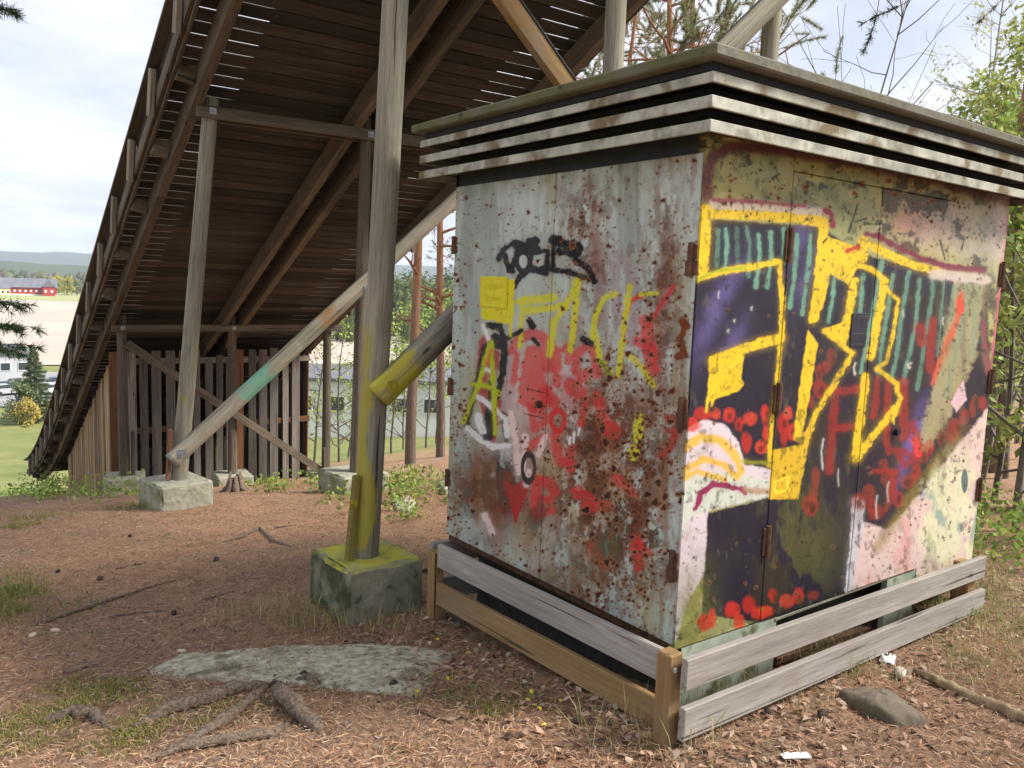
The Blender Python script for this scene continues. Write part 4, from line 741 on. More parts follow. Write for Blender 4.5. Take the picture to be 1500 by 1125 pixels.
def wood_mass(name, label, px0, px1, d0, d1, n, h0, h1, cols, seed, flakes=0):
    g = np.random.default_rng(seed); Vs = []; Cs = []; Fs = []; k = 0
    for _ in range(n):
        px = g.uniform(px0, px1); d = g.uniform(d0, d1); p = far(px, d); h = g.uniform(h0, h1); con = g.uniform() < .5; nr = 7; w_ = h*(.2 if con else .36)*g.uniform(.8, 1.3)*(.4 if flakes else 1)
        prof = [(0, .55), (.12, 1), (.45, .72), (.8, .3), (1, .02)] if con else [(0, .35), (.2, .8), (.5, 1), (.8, .72), (1, .1)]
        V = np.array([(p.x+w_*r*math.cos(t)*g.uniform(.7, 1.3), p.y+w_*r*math.sin(t)*g.uniform(.7, 1.3), p.z-.5+h*z*g.uniform(.95, 1.05)) for z, r in prof for t in np.linspace(0, 6.28, nr, endpoint=False)])
        c = np.array(cols[g.integers(0, len(cols))])*g.uniform(.7, 1.2); Cs.append(np.clip(np.tile(c, (len(V), 1))*g.uniform(.8, 1.2, (len(V), 1)), 0, 1)); Vs.append(V)
        i, j = np.meshgrid(np.arange(len(prof)-1), np.arange(nr), indexing='ij'); j2 = (j+1) % nr; Fs.append(np.stack([i*nr+j, i*nr+j2, (i+1)*nr+j2, (i+1)*nr+j], -1).reshape(-1, 4)+k); k += len(V)
    if flakes:                                                 # nearer woods: crowns of loose foliage flakes round each shape
        allv = np.vstack(Vs); allc = np.vstack(Cs); m_ = n*flakes; idx = g.integers(0, len(allv), m_); ctr = allv[idx]+g.normal(0, 1.3, (m_, 3)); a = g.normal(size=(m_, 3)); a /= np.linalg.norm(a, axis=1)[:, None]; b = np.cross(a, g.normal(size=(m_, 3))); b /= np.linalg.norm(b, axis=1)[:, None]; sz = g.uniform(.25, .75, (m_, 1))
        Vq = np.stack([ctr-a*sz, ctr+b*sz*.6, ctr+a*sz, ctr-b*sz*.6], 1).reshape(-1, 3); Cq = np.repeat(np.clip(allc[idx]*g.uniform(.7, 1.7, (m_, 1)), 0, 1), 4, 0); Fs.append(quads(m_)+len(allv)); Vs.append(Vq); Cs.append(Cq)
    o = obj(name, mesh_np(name, np.vstack(Vs), np.vstack(Fs), M['leaf'], cols=np.vstack(Cs))); return tag(o, label, 'woodland', kind='stuff')
wood_mass('distant_wood', 'mixed woodland beyond the green field', -500, 760, 770, 1250, 900, 8, 17, [(.06, .09, .05), (.10, .13, .06), (.16, .17, .10), (.13, .11, .09)], 4)
wood_mass('valley_wood', 'dark conifer woodland below the hill behind the pines', 380, 1100, 230, 480, 420, 12, 20, [(.05, .075, .03), (.09, .12, .04), (.14, .17, .06)], 9, 240)
# red barn
def bx(o, name, x0, x1, y0, y1, z0, z1, m, c=0): b_ = MB(); b_.box(x0, x1, y0, y1, z0, z1, c); mw = parent_world(o); me = b_.mesh(name, m); return obj(name, me, o, mw=mw)
def gable(o, name, x0, x1, y0, y1, z0, z1, m):
    b_ = MB(); ym = (y0+y1)/2; b_.add([(x0, y0, z0), (x1, y0, z0), (x1, y1, z0), (x0, y1, z0), (x0, ym, z1), (x1, ym, z1)], [(0, 1, 5, 4), (2, 3, 4, 5), (0, 4, 3), (1, 2, 5), (3, 2, 1, 0)]); return obj(name, b_.mesh(name, m), o, mw=parent_world(o))
red = simple('barn_red', (.36, .035, .035), .8, 0, .15, .5, bs=0); slate = simple('slate_roof', (.13, .135, .16), .7, 0, .2, .3, bs=0); white = simple('white_paint', (.72, .72, .72), .7, 0, .08, .5, bs=0); glass = simple('dark_glass', (.04, .05, .06), .15, 0, .1, 1, bs=0)
p = far(33, 610); barn = empty('red_barn', p, facing(33)); tag(barn, 'long red barn with grey roof across the pale field', 'barn')
bx(barn, 'wall', -16, 19, 0, 12, -1, 5.2, red); bx(barn, 'base_wall', -15.9, 19.1, -.1, 0, -1, 1.1, white); gable(barn, 'roof', -16.5, 19.6, -1, 13, 5.2, 11, slate); bx(barn, 'gable_wing', 11, 18, -5, 0, -1, 6, red)
b_ = MB(); b_.add([(10.5, -5.4, 6), (18.5, -5.4, 6), (14.5, -5.4, 10.2), (10.5, 4, 6), (18.5, 4, 6), (14.5, 4, 10.2)], [(0, 1, 2), (3, 5, 4), (0, 2, 5, 3), (1, 4, 5, 2), (0, 3, 4, 1)]); obj('wing_roof', b_.mesh('wing_roof', slate), barn, mw=parent_world(barn))
for x in range(-14, 10, 3): bx(barn, 'window', x, x+1.2, -.16, -.02, 2.4, 3.7, white)
for x in (12, 15.5): bx(barn, 'window', x, x+1.3, -5.16, -5.02, 2.4, 3.9, white)
for px, d, w_, h_, lab, mm in ((3, 600, 9, 7, 'pale farmhouse beside the red barn', simple('cream', (.6, .5, .36), .8, 0, .1, .5, bs=0)), (112, 900, 26, 7, 'long white building far beyond the barn', white), (122, 1050, 30, 10, 'white hall on the edge of the far wood', white), (68, 950, 18, 7, 'pale pink house at the edge of the far wood', simple('pink_wall', (.6, .42, .36), .8, 0, .1, .5, bs=0))):
    p = far(px, d); o = empty('house', p, facing(px, .3)); tag(o, lab, 'house'); bx(o, 'wall', -w_/2, w_/2, 0, 8, -1, h_*.65, mm); gable(o, 'roof', -w_/2-.4, w_/2+.4, -.6, 8.6, h_*.65, h_, slate)
    for k in range(3): bx(o, 'window', -w_/3+k*w_/3.2, -w_/3+k*w_/3.2+1.2, -.1, -.01, 1.5, 3, glass)
# works building by the car park and the pale hall below the pines
def hall(px, d, x0, x1, dep, h, lab, mw_, rot=0, nwin=8):
    o = empty('industrial_hall', far(px, d), facing(px, rot)); tag(o, lab, 'building'); bx(o, 'wall', x0, x1, 0, dep, -1, h, mw_); bx(o, 'roof', x0-.3, x1+.3, -.3, dep+.3, h, h+.35, slate)
    st_ = (x1-x0)/nwin
    for k in range(nwin): f_ = bx(o, 'window', x0+st_*(k+.2), x0+st_*(k+.8), -.08, .02, h*.45, h*.75, white); bx(f_, 'pane', x0+st_*(k+.24), x0+st_*(k+.76), -.12, -.06, h*.48, h*.72, glass)
    return o
pale = simple('pale_cladding', (.62, .63, .64), .6, 0, .06, .4, bs=0)
hall(20, 140, -34, 2.0, 16, 4.4, 'grey flat-roofed hall behind the parked cars', simple('grey_cladding', (.42, .43, .45), .6, 0, .06, .4, bs=0), .12, 16)
hall(560, 84, -16, 30, 14, 5.6, 'long white hall glimpsed below the hill between pine trunks', pale, -.1, 14)
# parked cars
def car(col):
    o = empty('parked_car', (0, 0, 0)); prof = [(-2.1, .35), (-2.15, .75), (-1.9, .95), (-1.2, 1.0), (1.35, .95), (2.05, .82), (2.15, .5), (2.1, .3)]
    def ext(name, pr, hw, m, hw2=None):
        b_ = MB(); n = len(pr); b_.add([(x, -hw, z) for x, z in pr]+[(x, hw, z) for x, z in pr], [tuple(range(n)), tuple(range(2*n-1, n-1, -1))]+[(i, (i+1) % n+0, (i+1) % n+n, i+n)[::-1] for i in range(n)]); return obj(name, b_.mesh(name, m), o)
    ext('body', prof, .88, col); ext('cabin', [(-1.75, .95), (-1.35, 1.42), (.2, 1.45), (1.05, .96)], .76, glass); ext('roof', [(-1.3, 1.42), (-1.2, 1.48), (.1, 1.5), (.22, 1.44)], .72, col)
    for x in (-1.3, 1.3):
        for y in (-.82, .82): b_ = MB(); b_.tube([(x, y-.1, .32), (x, y+.1, .32)], .32, 14); obj('wheel', b_.mesh('wheel', M['cable']), o)
    return o
cc = {'white': (.75, .75, .75), 'silver': (.4, .42, .45), 'dark blue': (.03, .05, .10), 'black': (.02, .02, .022)}
cmats = {k: simple('car_'+k.replace(' ', '_'), v, .25, .2, .02, 1, bs=0) for k, v in cc.items()}
protos = {}
for px, d, c_, rot, lab in ((4, 126, 'silver', .5, 'silver car parked at the near end of the row'), (13, 129, 'dark blue', .6, 'dark blue car parked beside the silver one'), (27, 132, 'black', .6, 'black car parked behind the small bush'), (58, 127, 'silver', .9, 'silver car parked just past the spruce'), (68, 131, 'black', .9, 'black car parked between silver and white cars'), (76, 126, 'white', .9, 'white car parked in front of dark blue one'), (84, 133, 'dark blue', .9, 'dark blue car parked near the ramp edge'), (92, 128, 'white', 1., 'white car parked nearest the ski jump ramp')):
    if c_ not in protos: o = protos[c_] = car(cmats[c_])
    else:
        o = protos[c_].copy(); COL.objects.link(o)
        for ch in protos[c_].children: q = ch.copy(); COL.objects.link(q); q.parent = o; q.matrix_parent_inverse = Matrix()
    p = far(px, d, -15.0); o.location = p; o.rotation_euler = (0, 0, facing(px)+rot); tag(o, lab, 'car', 'cars in the parking lot')

# ------------------------------------------------------------------ trees
def bark(name, lo, hi, zsplit=None, up=None):
    m, N, L, b = mat(name, .9); t = N.new('ShaderNodeTexCoord').outputs['Object']; mp = N.new('ShaderNodeMapping'); mp.inputs['Scale'].default_value = (9, 9, 2.2) if 'root' not in name else (30, 30, 30); L.new(t, mp.inputs[0]); f = nz(N, L, mp.outputs[0], 2.5, 6, .7)
    c = ramp(N, L, f, [(.32, lo), (.68, hi)])
    if zsplit:
        sx = N.new('ShaderNodeSeparateXYZ'); L.new(t, sx.inputs[0]); c2 = ramp(N, L, f, [(.32, up[0]), (.68, up[1])]); c = mixc_(N, L, mrange(N, L, sx.outputs[2], zsplit[0], zsplit[1]), c, c2)
    L.new(c, b.inputs['Base Color']); bump(N, L, b, f, .8, .02); return m
M['pine_bark'] = bark('pine_bark', (.09, .065, .05), (.22, .17, .135), (1.2, 4.0), ((.21, .105, .06), (.40, .21, .12)))
M['grey_bark'] = bark('grey_bark', (.08, .07, .06), (.24, .21, .18)); M['birch_bark'] = bark('birch_bark', (.15, .14, .13), (.5, .48, .45)); M['twig_bark'] = bark('twig_bark', (.07, .055, .05), (.17, .14, .12))
GREEN = [(.24, .34, .07), (.32, .40, .09), (.18, .28, .06)]; SPRING = [(.27, .31, .08), (.35, .38, .11), (.20, .26, .07)]; PINE = [(.07, .11, .04), (.12, .16, .06), (.17, .19, .09)]; DARK = [(.02, .045, .015), (.035, .07, .02), (.05, .09, .03)]
def grow(g, p, d, length, r, depth, segs, out, tips, spread=.6, upb=.15, kids=(3, 5)):
    pts = [Vector(p)]; dd = Vector(d).normalized()
    for i in range(segs):
        dd = (dd+Vector(g.normal(0, .13, 3))+Vector((0, 0, upb*.3))).normalized(); pts.append(pts[-1]+dd*length/segs)
    out.append((pts, [r*(1-.75*i/segs) for i in range(segs+1)]))
    if depth == 0: tips.append((pts, length)); return
    for _ in range(g.integers(*kids)):
        t = g.uniform(.25, 1); i = min(int(t*segs), segs-1); q = pts[i].lerp(pts[i+1], t*segs-i); ax = Vector(g.normal(0, 1, 3)); nd = (dd+ax*spread+Vector((0, 0, upb))).normalized()
        grow(g, q, nd, length*g.uniform(.45, .7), r*(1-.7*t)*.6, depth-1, max(3, segs-1), out, tips, spread, upb, kids)
def leafy(name, label, base, h, seed, r=.05, cols=GREEN, nleaf=2500, lsize=.035, crown=(.3, 1.), width=.35, barkm='grey_bark', cat='tree', group=None, stems=1, bare=False, lean=(0, 0)):
    g = np.random.default_rng(seed); out = []; tips = []; base = Vector(base)
    for s_ in range(stems):
        d = Vector((lean[0]+g.normal(0, .09*(stems > 1)+.02), lean[1]+g.normal(0, .09*(stems > 1)+.02), 1)).normalized(); pts = [base-Vector((0, 0, .1))]; dd = d
        n = 9
        for i in range(n): dd = (dd+Vector(g.normal(0, .05, 3))).normalized(); pts.append(pts[-1]+dd*h/n)
        out.append((pts, [r*(1.1-1.0*i/n) for i in range(n+1)]))
        for _ in range(int(9+h*2.2)):
            t = g.uniform(crown[0], .98); i = min(int(t*n), n-1); q = pts[i].lerp(pts[i+1], t*n-i); a = g.uniform(0, 6.283); nd = Vector((math.cos(a), math.sin(a), g.uniform(.2, .9)))
            grow(g, q, nd, h*width*(1.15-t*.8)*g.uniform(.6, 1.1), r*(1.05-t)*.5+.004, 1, 4, out, tips, .55, .12)
    o = empty(name, base); tag(o, label, cat, group); b_ = MB()
    for pts, rad in out: b_.tube(pts, [max(q, .0025) for q in rad], 6 if rad[0] > .02 else 4, cap=False)
    b_.build('trunk', M[barkm], o, True)
    if not bare:
        segs = [(a, b) for pts, _ in tips for a, b in zip(pts[:-1], pts[1:])]; A = np.array([a[:] for a, b in segs]); B = np.array([b[:] for a, b in segs])
        def fn(g, n): k = g.integers(0, len(A), n); t = g.uniform(0, 1, n)[:, None]; return A[k]*(1-t)+B[k]*t+g.normal(0, lsize*1.6, (n, 3))
        V, c = leafcloud(nleaf, fn, lsize, cols, seed+1); obj('crown', mesh_np('crown', V, quads(nleaf), M['leaf'], cols=c), o)
    return o
def needle_tufts(g, A, B, n, ln, cols, per=7):
    k = g.integers(0, len(A), n); t = g.uniform(0, 1, n)[:, None]; P0 = A[k]*(1-t)+B[k]*t; D = (B-A)[k]; D /= np.linalg.norm(D, axis=1)[:, None]+1e-9
    P0 = np.repeat(P0, per, 0); D = np.repeat(D, per, 0); d = D*.8+g.normal(0, .6, P0.shape); d /= np.linalg.norm(d, axis=1)[:, None]; L_ = ln*g.uniform(.6, 1.2, (len(P0), 1)); s = np.cross(d, g.normal(size=d.shape)); s /= np.linalg.norm(s, axis=1)[:, None]; s *= ln*.045
    V = np.stack([P0-s, P0+s, P0+d*L_+s*.4, P0+d*L_-s*.4], 1).reshape(-1, 3); c = np.array(cols)[g.integers(0, len(cols), len(P0))]*g.uniform(.75, 1.25, len(P0))[:, None]; return V, np.repeat(c, 4, 0), len(P0)
def pine(label, base, h, seed, r=.1, crown=.45, limb=1.8, ntuft=1500, ln=.11, cols=PINE, nl=22, lean=(0, 0), group='pine trees around the clearing', dead=4, per=7):
    g = np.random.default_rng(seed); base = Vector(base); o = empty('pine_tree', base); tag(o, label, 'pine tree', group); out = []; tips = []; n = 14; pts = [base-Vector((0, 0, .15))]; dd = Vector((*lean, 1)).normalized()
    for i in range(n): dd = (dd+Vector(g.normal(0, .018, 3))).normalized(); pts.append(pts[-1]+dd*h/n)
    out.append((pts, [r*(1.12-.9*i/n) for i in range(n+1)]))
    for q_ in range(nl+dead):
        t = g.uniform(crown, .99) if q_ < nl else g.uniform(.2, crown); i = min(int(t*n), n-1); q = pts[i].lerp(pts[i+1], t*n-i); a = g.uniform(0, 6.283)
        L_ = limb*(1.25-t)*g.uniform(.7, 1.2)*(1/(1.25-crown)) if q_ < nl else g.uniform(.4, 1.1)
        tt = tips if q_ < nl else []
        grow(g, q, (math.cos(a), math.sin(a), g.uniform(-.1, .45)), L_, r*(1.15-t)*.45+.006, 2 if q_ < nl else 1, 5, out, tt, .6, .1, (2, 5))
    b_ = MB()
    for k, (pts_, rad) in enumerate(out): b_.tube(pts_, [max(x, .004) for x in rad], 10 if k == 0 else (6 if rad[0] > .02 else 4), cap=False)
    tr = b_.mesh('trunk', M['pine_bark'], True); me_off = Matrix.Translation(base); 
    for v_ in tr.vertices: v_.co = me_off.inverted() @ v_.co
    obj('trunk', tr, o, mw=me_off)
    segs = [(a, b) for p_, _ in tips for a, b in zip(p_[1:-1], p_[2:])]; A = np.array([a[:] for a, b in segs]); B = np.array([b[:] for a, b in segs])
    V, c, m_ = needle_tufts(g, A, B, ntuft, ln, cols, per); obj('crown', mesh_np('crown', V, quads(m_), M['needle'], cols=c), o); return o
# pines with orange trunks below the ramp's right edge
pine('slender orange-barked pine seen between kiosk and yellow sprayed post', far(607, 17), 13, 21, .105, .62, 1.6, 700)
pine('slim pine with low drooping twigs close to the kiosk edge', far(652, 19), 12, 22, .10, .36, 1.7, 900, nl=26, dead=8)
pine('pine with crooked orange limbs rising behind the kiosk roof', far(985, 13.5), 8.2, 23, .13, .50, 2.6, 13000, .065, [(.17, .20, .10), (.26, .28, .15), (.34, .33, .21)], 26)
pine('second pine crown behind the ramp edge', far(880, 17), 9.0, 24, .12, .5, 2.2, 9000, .07, [(.17, .20, .10), (.26, .28, .15), (.34, .33, .21)], 22)
pine('tall grey pine trunk in the leafy thicket right of the kiosk', far(1478, 10.5), 13, 25, .12, .75, 1.6, 500)
pine('dark pine overhanging from beyond the kiosk roof corner', far(1570, 8.0), 9.5, 26, .14, .36, 2.1, 9000, .065, DARK, 30)
pine('dense grey-green pine crown between the posts above the roof', far(1030, 19), 10.2, 27, .13, .45, 2.6, 8000, .08, [(.17, .20, .10), (.26, .28, .15), (.34, .33, .21)], 34)
# pines beside and behind the camera that dapple the sunlight
for k, (x, y, h) in enumerate(((6.5, -4.6, 9), (4.2, -7.0, 10), (10.5, -8.5, 13), (-1.0, -9.5, 11))):
    pine('tall pine at the edge of the clearing behind the viewpoint', (x, y, gz(x, y)), h, 40+k, .13, .45, 1.7, 900, .16, PINE, 20)
# leafless and leafing trees
leafy('bare_tree', 'bare twiggy tree behind the square post above the roof', far(1190, 9.5), 6.2, 31, .02, bare=True, barkm='twig_bark', crown=(.35, 1), width=.38)
leafy('bare_tree', 'bare grey tree with fine twigs behind the pine crown', far(1060, 11.5), 6.8, 32, .022, bare=True, barkm='twig_bark', crown=(.4, 1), width=.36)
leafy('birch_tree', 'slender birch with pale new leaves beyond the roof', far(1368, 16), 7.6, 33, .05, [(.46, .48, .22), (.52, .54, .27), (.36, .40, .17)], 2000, .032, (.45, 1), .26, 'birch_bark', stems=3)
i = 0
for px, d, h in ((1452, 7.5, 2.6), (1466, 9, 3.4), (1490, 8.2, 3.0), (1505, 10, 4.0), (1530, 7, 3.2), (1460, 13, 4.2), (1488, 15, 5.0), (1515, 14, 5.0), (1550, 12, 5), (1440, 18, 4.6), (1475, 20, 5.6), (1500, 22, 6), (1560, 20, 7)):
    leafy('leafy_sapling', 'bright green sapling in the thicket right of the kiosk', far(px, d), h, 60+i, .018+.003*h, SPRING if i % 3 else GREEN, int(700+h*330), .03+.0012*d, (.12, 1), .42, 'grey_bark', 'sapling', 'saplings in the thicket'); i += 1
for px, d, h in ((462, 26, 5.5), (500, 22, 4.2), (512, 36, 7), (578, 24, 4.2), (596, 34, 6), (630, 25, 4.6), (645, 36, 6.5), (690, 30, 7)):
    leafy('leafy_sapling', 'pale green sapling on the slope below the ramp', far(px, d), h, 80+i, .02+.003*h, SPRING if i % 2 else GREEN, int(260+h*70), .03+.0011*d, (.12, 1), .38, 'twig_bark', 'sapling', 'saplings on the slope'); i += 1
def spruce(label, base, h, seed, rad, n, cols, branches=None, ln=.05, group=None):
    g = np.random.default_rng(seed); base = Vector(base); o = empty('spruce_tree', base); tag(o, label, 'spruce', group); b_ = MB(); b_.tube([base-Vector((0, 0, .1)), base+Vector((0, 0, h))], [h*.018, .01], 7); segs = []
    for k in range(n):
        t = (k+.5)/n; a = k*2.4; L_ = rad*(1-t)**.8*g.uniform(.8, 1.1)+.05; p0 = base+Vector((0, 0, h*(.06+.93*t))); d = Vector((math.cos(a), math.sin(a), -.12)); segs.append((p0, d, L_))
    if branches:
        for p0, p1 in branches: d = Vector(p1)-Vector(p0); segs.append((Vector(p0), d.normalized(), d.length))
    S = []
    for p0, d, L_ in segs:
        side = d.cross(Vector((0, 0, 1))).normalized(); pts = [p0+d*L_*t_+Vector((0, 0, -.12*L_*t_*(1-t_)*2)) for t_ in (0, .3, .6, 1)]; b_.tube(pts, [max(.004, L_*.012), .004, .003, .002], 4, cap=False)
        for j in range(max(4, int(L_/.045) if L_ < 4 else 12)):
            t_ = .12+.86*g.uniform(); q = p0+d*L_*t_+Vector((0, 0, -.12*L_*t_*(1-t_)*2)); sgn = 1 if j % 2 else -1; e_ = (d*.75+side*sgn*.75+Vector((0, 0, g.uniform(-.35, .05)))).normalized(); l2 = L_*.38*(1.1-t_)*g.uniform(.6, 1.1)+.03; S.append((q, q+e_*l2))
        S.append((pts[1], pts[2])); S.append((pts[2], pts[3]))
    for a, b in S: b_.tube([a, b], [.003, .0015], 3, cap=False)
    b_.build('trunk', M['twig_bark'], o, True); A = np.array([a[:] for a, b in S]); B = np.array([b[:] for a, b in S]); tot = np.linalg.norm(B-A, axis=1).sum(); nt_ = int(min(9000, tot/ln*5))
    V, c, m_ = needle_tufts(g, A, B, nt_, ln, cols, 6); obj('crown', mesh_np('crown', V, quads(m_), M['needle'], cols=c), o); return o
sp = far(-165, 5.2); e1 = far(0, 5.0)
def tip(px, py, d): v_ = _fw*F + _rt*(px-750) + _u2*(562.5-py); v_ /= np.linalg.norm(v_); return Vector(CAM+v_*d)
spruce('spruce whose branch tips reach in beside the field view', sp, 5.4, 51, .34, 40, [(.05, .10, .035), (.08, .14, .05), (.035, .07, .025)], [(tip(-150, 400, 5.2), tip(52, 447, 5.0)), (tip(-150, 430, 5.1), tip(56, 480, 4.9)), (tip(-150, 470, 5.2), tip(50, 506, 5.0)), (tip(-140, 450, 5.0), tip(30, 515, 4.8)), (tip(-150, -40, 5.2), tip(22, 14, 5.0))], .045)
spruce('small spruce standing in front of the car park', far(46, 104), 8.2, 52, 2.3, 70, [(.10, .14, .07), (.15, .19, .09)], None, .3)
leafy('round_bush', 'yellow flowering bush at the edge of the car park', far(33, 101), 2.6, 53, .05, [(.42, .34, .09), (.5, .42, .12)], 1600, .14, (.05, 1), .6, 'twig_bark', 'bush'); leafy('round_bush', 'grey-green bush in front of the parked cars', far(24, 103), 4.6, 54, .06, [(.16, .2, .1), (.22, .26, .13)], 1800, .16, (.05, 1), .5, 'twig_bark', 'bush')
leafy('round_bush', 'small yellow bush beside the ramp edge', far(72, 104), 2.0, 55, .05, [(.6, .45, .1), (.5, .44, .12)], 900, .13, (.05, 1), .6, 'twig_bark', 'bush')
for k, (px, d, h, cl) in enumerate(((98, 640, 11, 0), (113, 650, 9, 1), (85, 690, 12, 0), (60, 700, 13, 1), (25, 690, 12, 1), (45, 660, 9, 0))):
    leafy('field_tree', ('yellow-green tree', 'grey-green tree')[cl]+(' on the green strip beyond the field' if k < 2 else ' standing behind the red barn'), far(px, d), h, 90+k, .25, [[(.42, .40, .06), (.36, .36, .08)], [(.18, .2, .12), (.22, .24, .14)]][cl], 900, .7, (.1, 1), .4, 'grey_bark', 'tree', 'trees by the far field')

# ------------------------------------------------------------------ forest floor
def scatter(n, px0, px1, py0, py1, seed):
    """random points on the ground in the visible clearing, evenly over the ground"""
    g = np.random.default_rng(seed); out = []
    return g
def floor_points(n, seed, rmax=9.5, rmin=1.35):
    g = np.random.default_rng(seed); r = rmin+(rmax-rmin)*g.uniform(0, 1, n*2)**1.5; a = g.uniform(-.68, .64, n*2)+YAW; x = CAM[0]+r*np.sin(a); y = CAM[1]+r*np.cos(a)
    ok = ~((x > -.02) & (x < KB) & (y > -.02) & (y < KA)); return g, x[ok][:n], y[ok][:n]
def litter(name, label, cat, n, ln, wd, cols, seed, rmax=9.5, lift=.004, tilt=.12, dens=None, curl=.15):
    g, x, y = floor_points(n, seed, rmax)
    if dens is not None: k = g.uniform(0, 1, len(x)) < dens(x, y); x = x[k]; y = y[k]
    n = len(x); z = ground_z(x, y)+lift+np.abs(g.normal(0, .004, n)); a = g.uniform(0, 6.283, n); d = np.stack([np.cos(a), np.sin(a), g.normal(0, tilt, n)], -1); s = np.stack([-np.sin(a), np.cos(a), g.normal(0, .25, n)], -1); L_ = (ln*g.uniform(.5, 1.3, n))[:, None]; W_ = (wd*g.uniform(.7, 1.3, n))[:, None]; P0 = np.stack([x, y, z], -1)
    up = np.array([0, 0, 1.])*curl*L_*g.uniform(-.2, 1, n)[:, None]
    V = np.stack([P0-d*L_/2-s*W_*.3, P0-s*W_+up, P0+d*L_/2, P0+s*W_+up], 1).reshape(-1, 3)
    c = np.repeat(np.array(cols)[g.integers(0, len(cols), n)]*g.uniform(.65, 1.3, n)[:, None], 4, 0); return tag(obj(name, mesh_np(name, V, quads(n), M['litter'], cols=c)), label, cat, kind='stuff')
M['litter'] = leaf_mat('dry_litter', .1)
litter('needle_litter', 'brown pine needles covering the trodden ground', 'needles', 90000, .055, .0016, [(.42, .23, .125), (.50, .31, .185), (.25, .13, .075), (.52, .37, .25), (.15, .08, .05)], 5)
litter('bark_bits', 'dark crumbs of bark and cone scales on the ground', 'bark bits', 9000, .018, .005, [(.06, .045, .035), (.12, .09, .07), (.3, .26, .22)], 15, 8, .006, .4)
slab_k = lambda x, y: 1.*((x > -1.6) & (x < -.2) & (y > .7) & (y < 1.6))*(fbm(x, y, 9, 3) > .05)
litter('stone_debris', 'needles and crumbs blown onto the flat stone', 'needles', 30000, .045, .0016, [(.40, .25, .16), (.52, .36, .24), (.12, .08, .06)], 25, 4.6, .018, .1, slab_k)
near_k = lambda x, y: np.clip(1.2-np.minimum(np.hypot(np.clip(x, -.3, 2.6)-x, y+.3), np.hypot(x+.25, np.clip(y, -.3, 1.6)-y)*1.6)/.6, 0, 1)
litter('dead_leaves', 'dry brown leaves drifted along the low fence', 'leaves', 9000, .040, .011, [(.30, .17, .11), (.40, .25, .17), (.22, .12, .08), (.46, .34, .26)], 6, 5.5, .008, .3, near_k, .3)
def blades(name, label, spots, seed, cols, per=90, ln=.12, spread=.22, m='leaf'):
    g = np.random.default_rng(seed); Vs = []; Cs = []
    for (x, y, sc) in spots:
        n = int(per*sc); r = spread*sc**.5*np.sqrt(g.uniform(0, 1, n)); a = g.uniform(0, 6.283, n); bx_ = x+r*np.cos(a); by = y+r*np.sin(a); bz = ground_z(bx_, by)-.005; b = g.uniform(0, 6.283, n); L_ = ln*g.uniform(.4, 1.3, n); le = g.uniform(.2, 1.1, n)
        tipp = np.stack([bx_+np.cos(b)*L_*le, by+np.sin(b)*L_*le, bz+L_*.9], -1); mid = np.stack([bx_+np.cos(b)*L_*le*.3, by+np.sin(b)*L_*le*.3, bz+L_*.55], -1); s = np.stack([-np.sin(b), np.cos(b), 0*b], -1)*.0022; P0 = np.stack([bx_, by, bz], -1)
        Vs.append(np.stack([P0-s, mid-s*.8, tipp, mid+s*.8], 1).reshape(-1, 3)); Cs.append(np.repeat(np.array(cols)[g.integers(0, len(cols), n)]*g.uniform(.7, 1.3, n)[:, None], 4, 0))
    V = np.vstack(Vs); return tag(obj(name, mesh_np(name, V, quads(len(V)//4), M[m], cols=np.vstack(Cs))), label, 'grass', kind='stuff')
def spots(lst, seed, n, jit):
    g = np.random.default_rng(seed); o = []
    for px, py, sc in lst:
        p = onground(px, py)
        for _ in range(n): o.append((p.x+g.normal(0, jit), p.y+g.normal(0, jit), sc*g.uniform(.5, 1.2)))
    return o
blades('dry_grass', 'dry straw grass around the footings and fence', spots([(430, 890, 1.2), (470, 915, .8), (240, 745, 1), (1215, 960, .8), (1130, 1010, .6), (1450, 860, 1), (1480, 980, 1), (1400, 930, .6), (560, 925, .5), (1000, 1085, .5)], 3, 3, .1), 7, [(.45, .36, .2), (.36, .28, .15), (.3, .3, .1)], 110, .12)
blades('green_grass', 'sparse green grass and moss tufts', spots([(20, 860, 1.), (10, 890, .8), (200, 745, .7), (60, 760, .8), (250, 735, .5), (1420, 900, 1.2), (1470, 880, 1.5), (1490, 920, 1), (1390, 870, .4), (1215, 975, .4), (690, 1040, .3)], 4, 4, .12), 8, [(.16, .22, .05), (.24, .28, .08), (.3, .3, .12)], 120, .07)
blades('moss_carpet', 'low olive moss between the roots and at the clearing edge', spots([(120, 1025, 1.5), (90, 1045, 1.5), (160, 1015, 1), (230, 1055, 1), (15, 870, 1.5), (10, 900, 1), (320, 1045, .6), (180, 1085, .8), (30, 1080, .8), (700, 1035, .7), (30, 770, 1)], 14, 6, .07), 18, [(.22, .23, .05), (.30, .29, .07), (.36, .32, .12)], 260, .022, .09)
def herbs(name, label, lst, seed, h=.22, n=5, jit=.35, cols=GREEN):
    g = np.random.default_rng(seed); Vs = []
    P_ = []
    for px, py, sc in lst:
        p = onground(px, py)
        for _ in range(n):
            x, y = p.x+g.normal(0, jit), p.y+g.normal(0, jit); hh = h*sc*g.uniform(.5, 1.2); z = gz(x, y)
            for k in range(int(26*sc)): P_.append((x+g.normal(0, .07), y+g.normal(0, .07), z+hh*g.uniform(.1, 1)))
    P_ = np.array(P_); V, c = leafcloud(len(P_), lambda g_, n_: P_, .022, cols, seed, .6); return tag(obj(name, mesh_np(name, V, quads(len(P_)), M['leaf'], cols=c)), label, 'ground cover', kind='stuff')
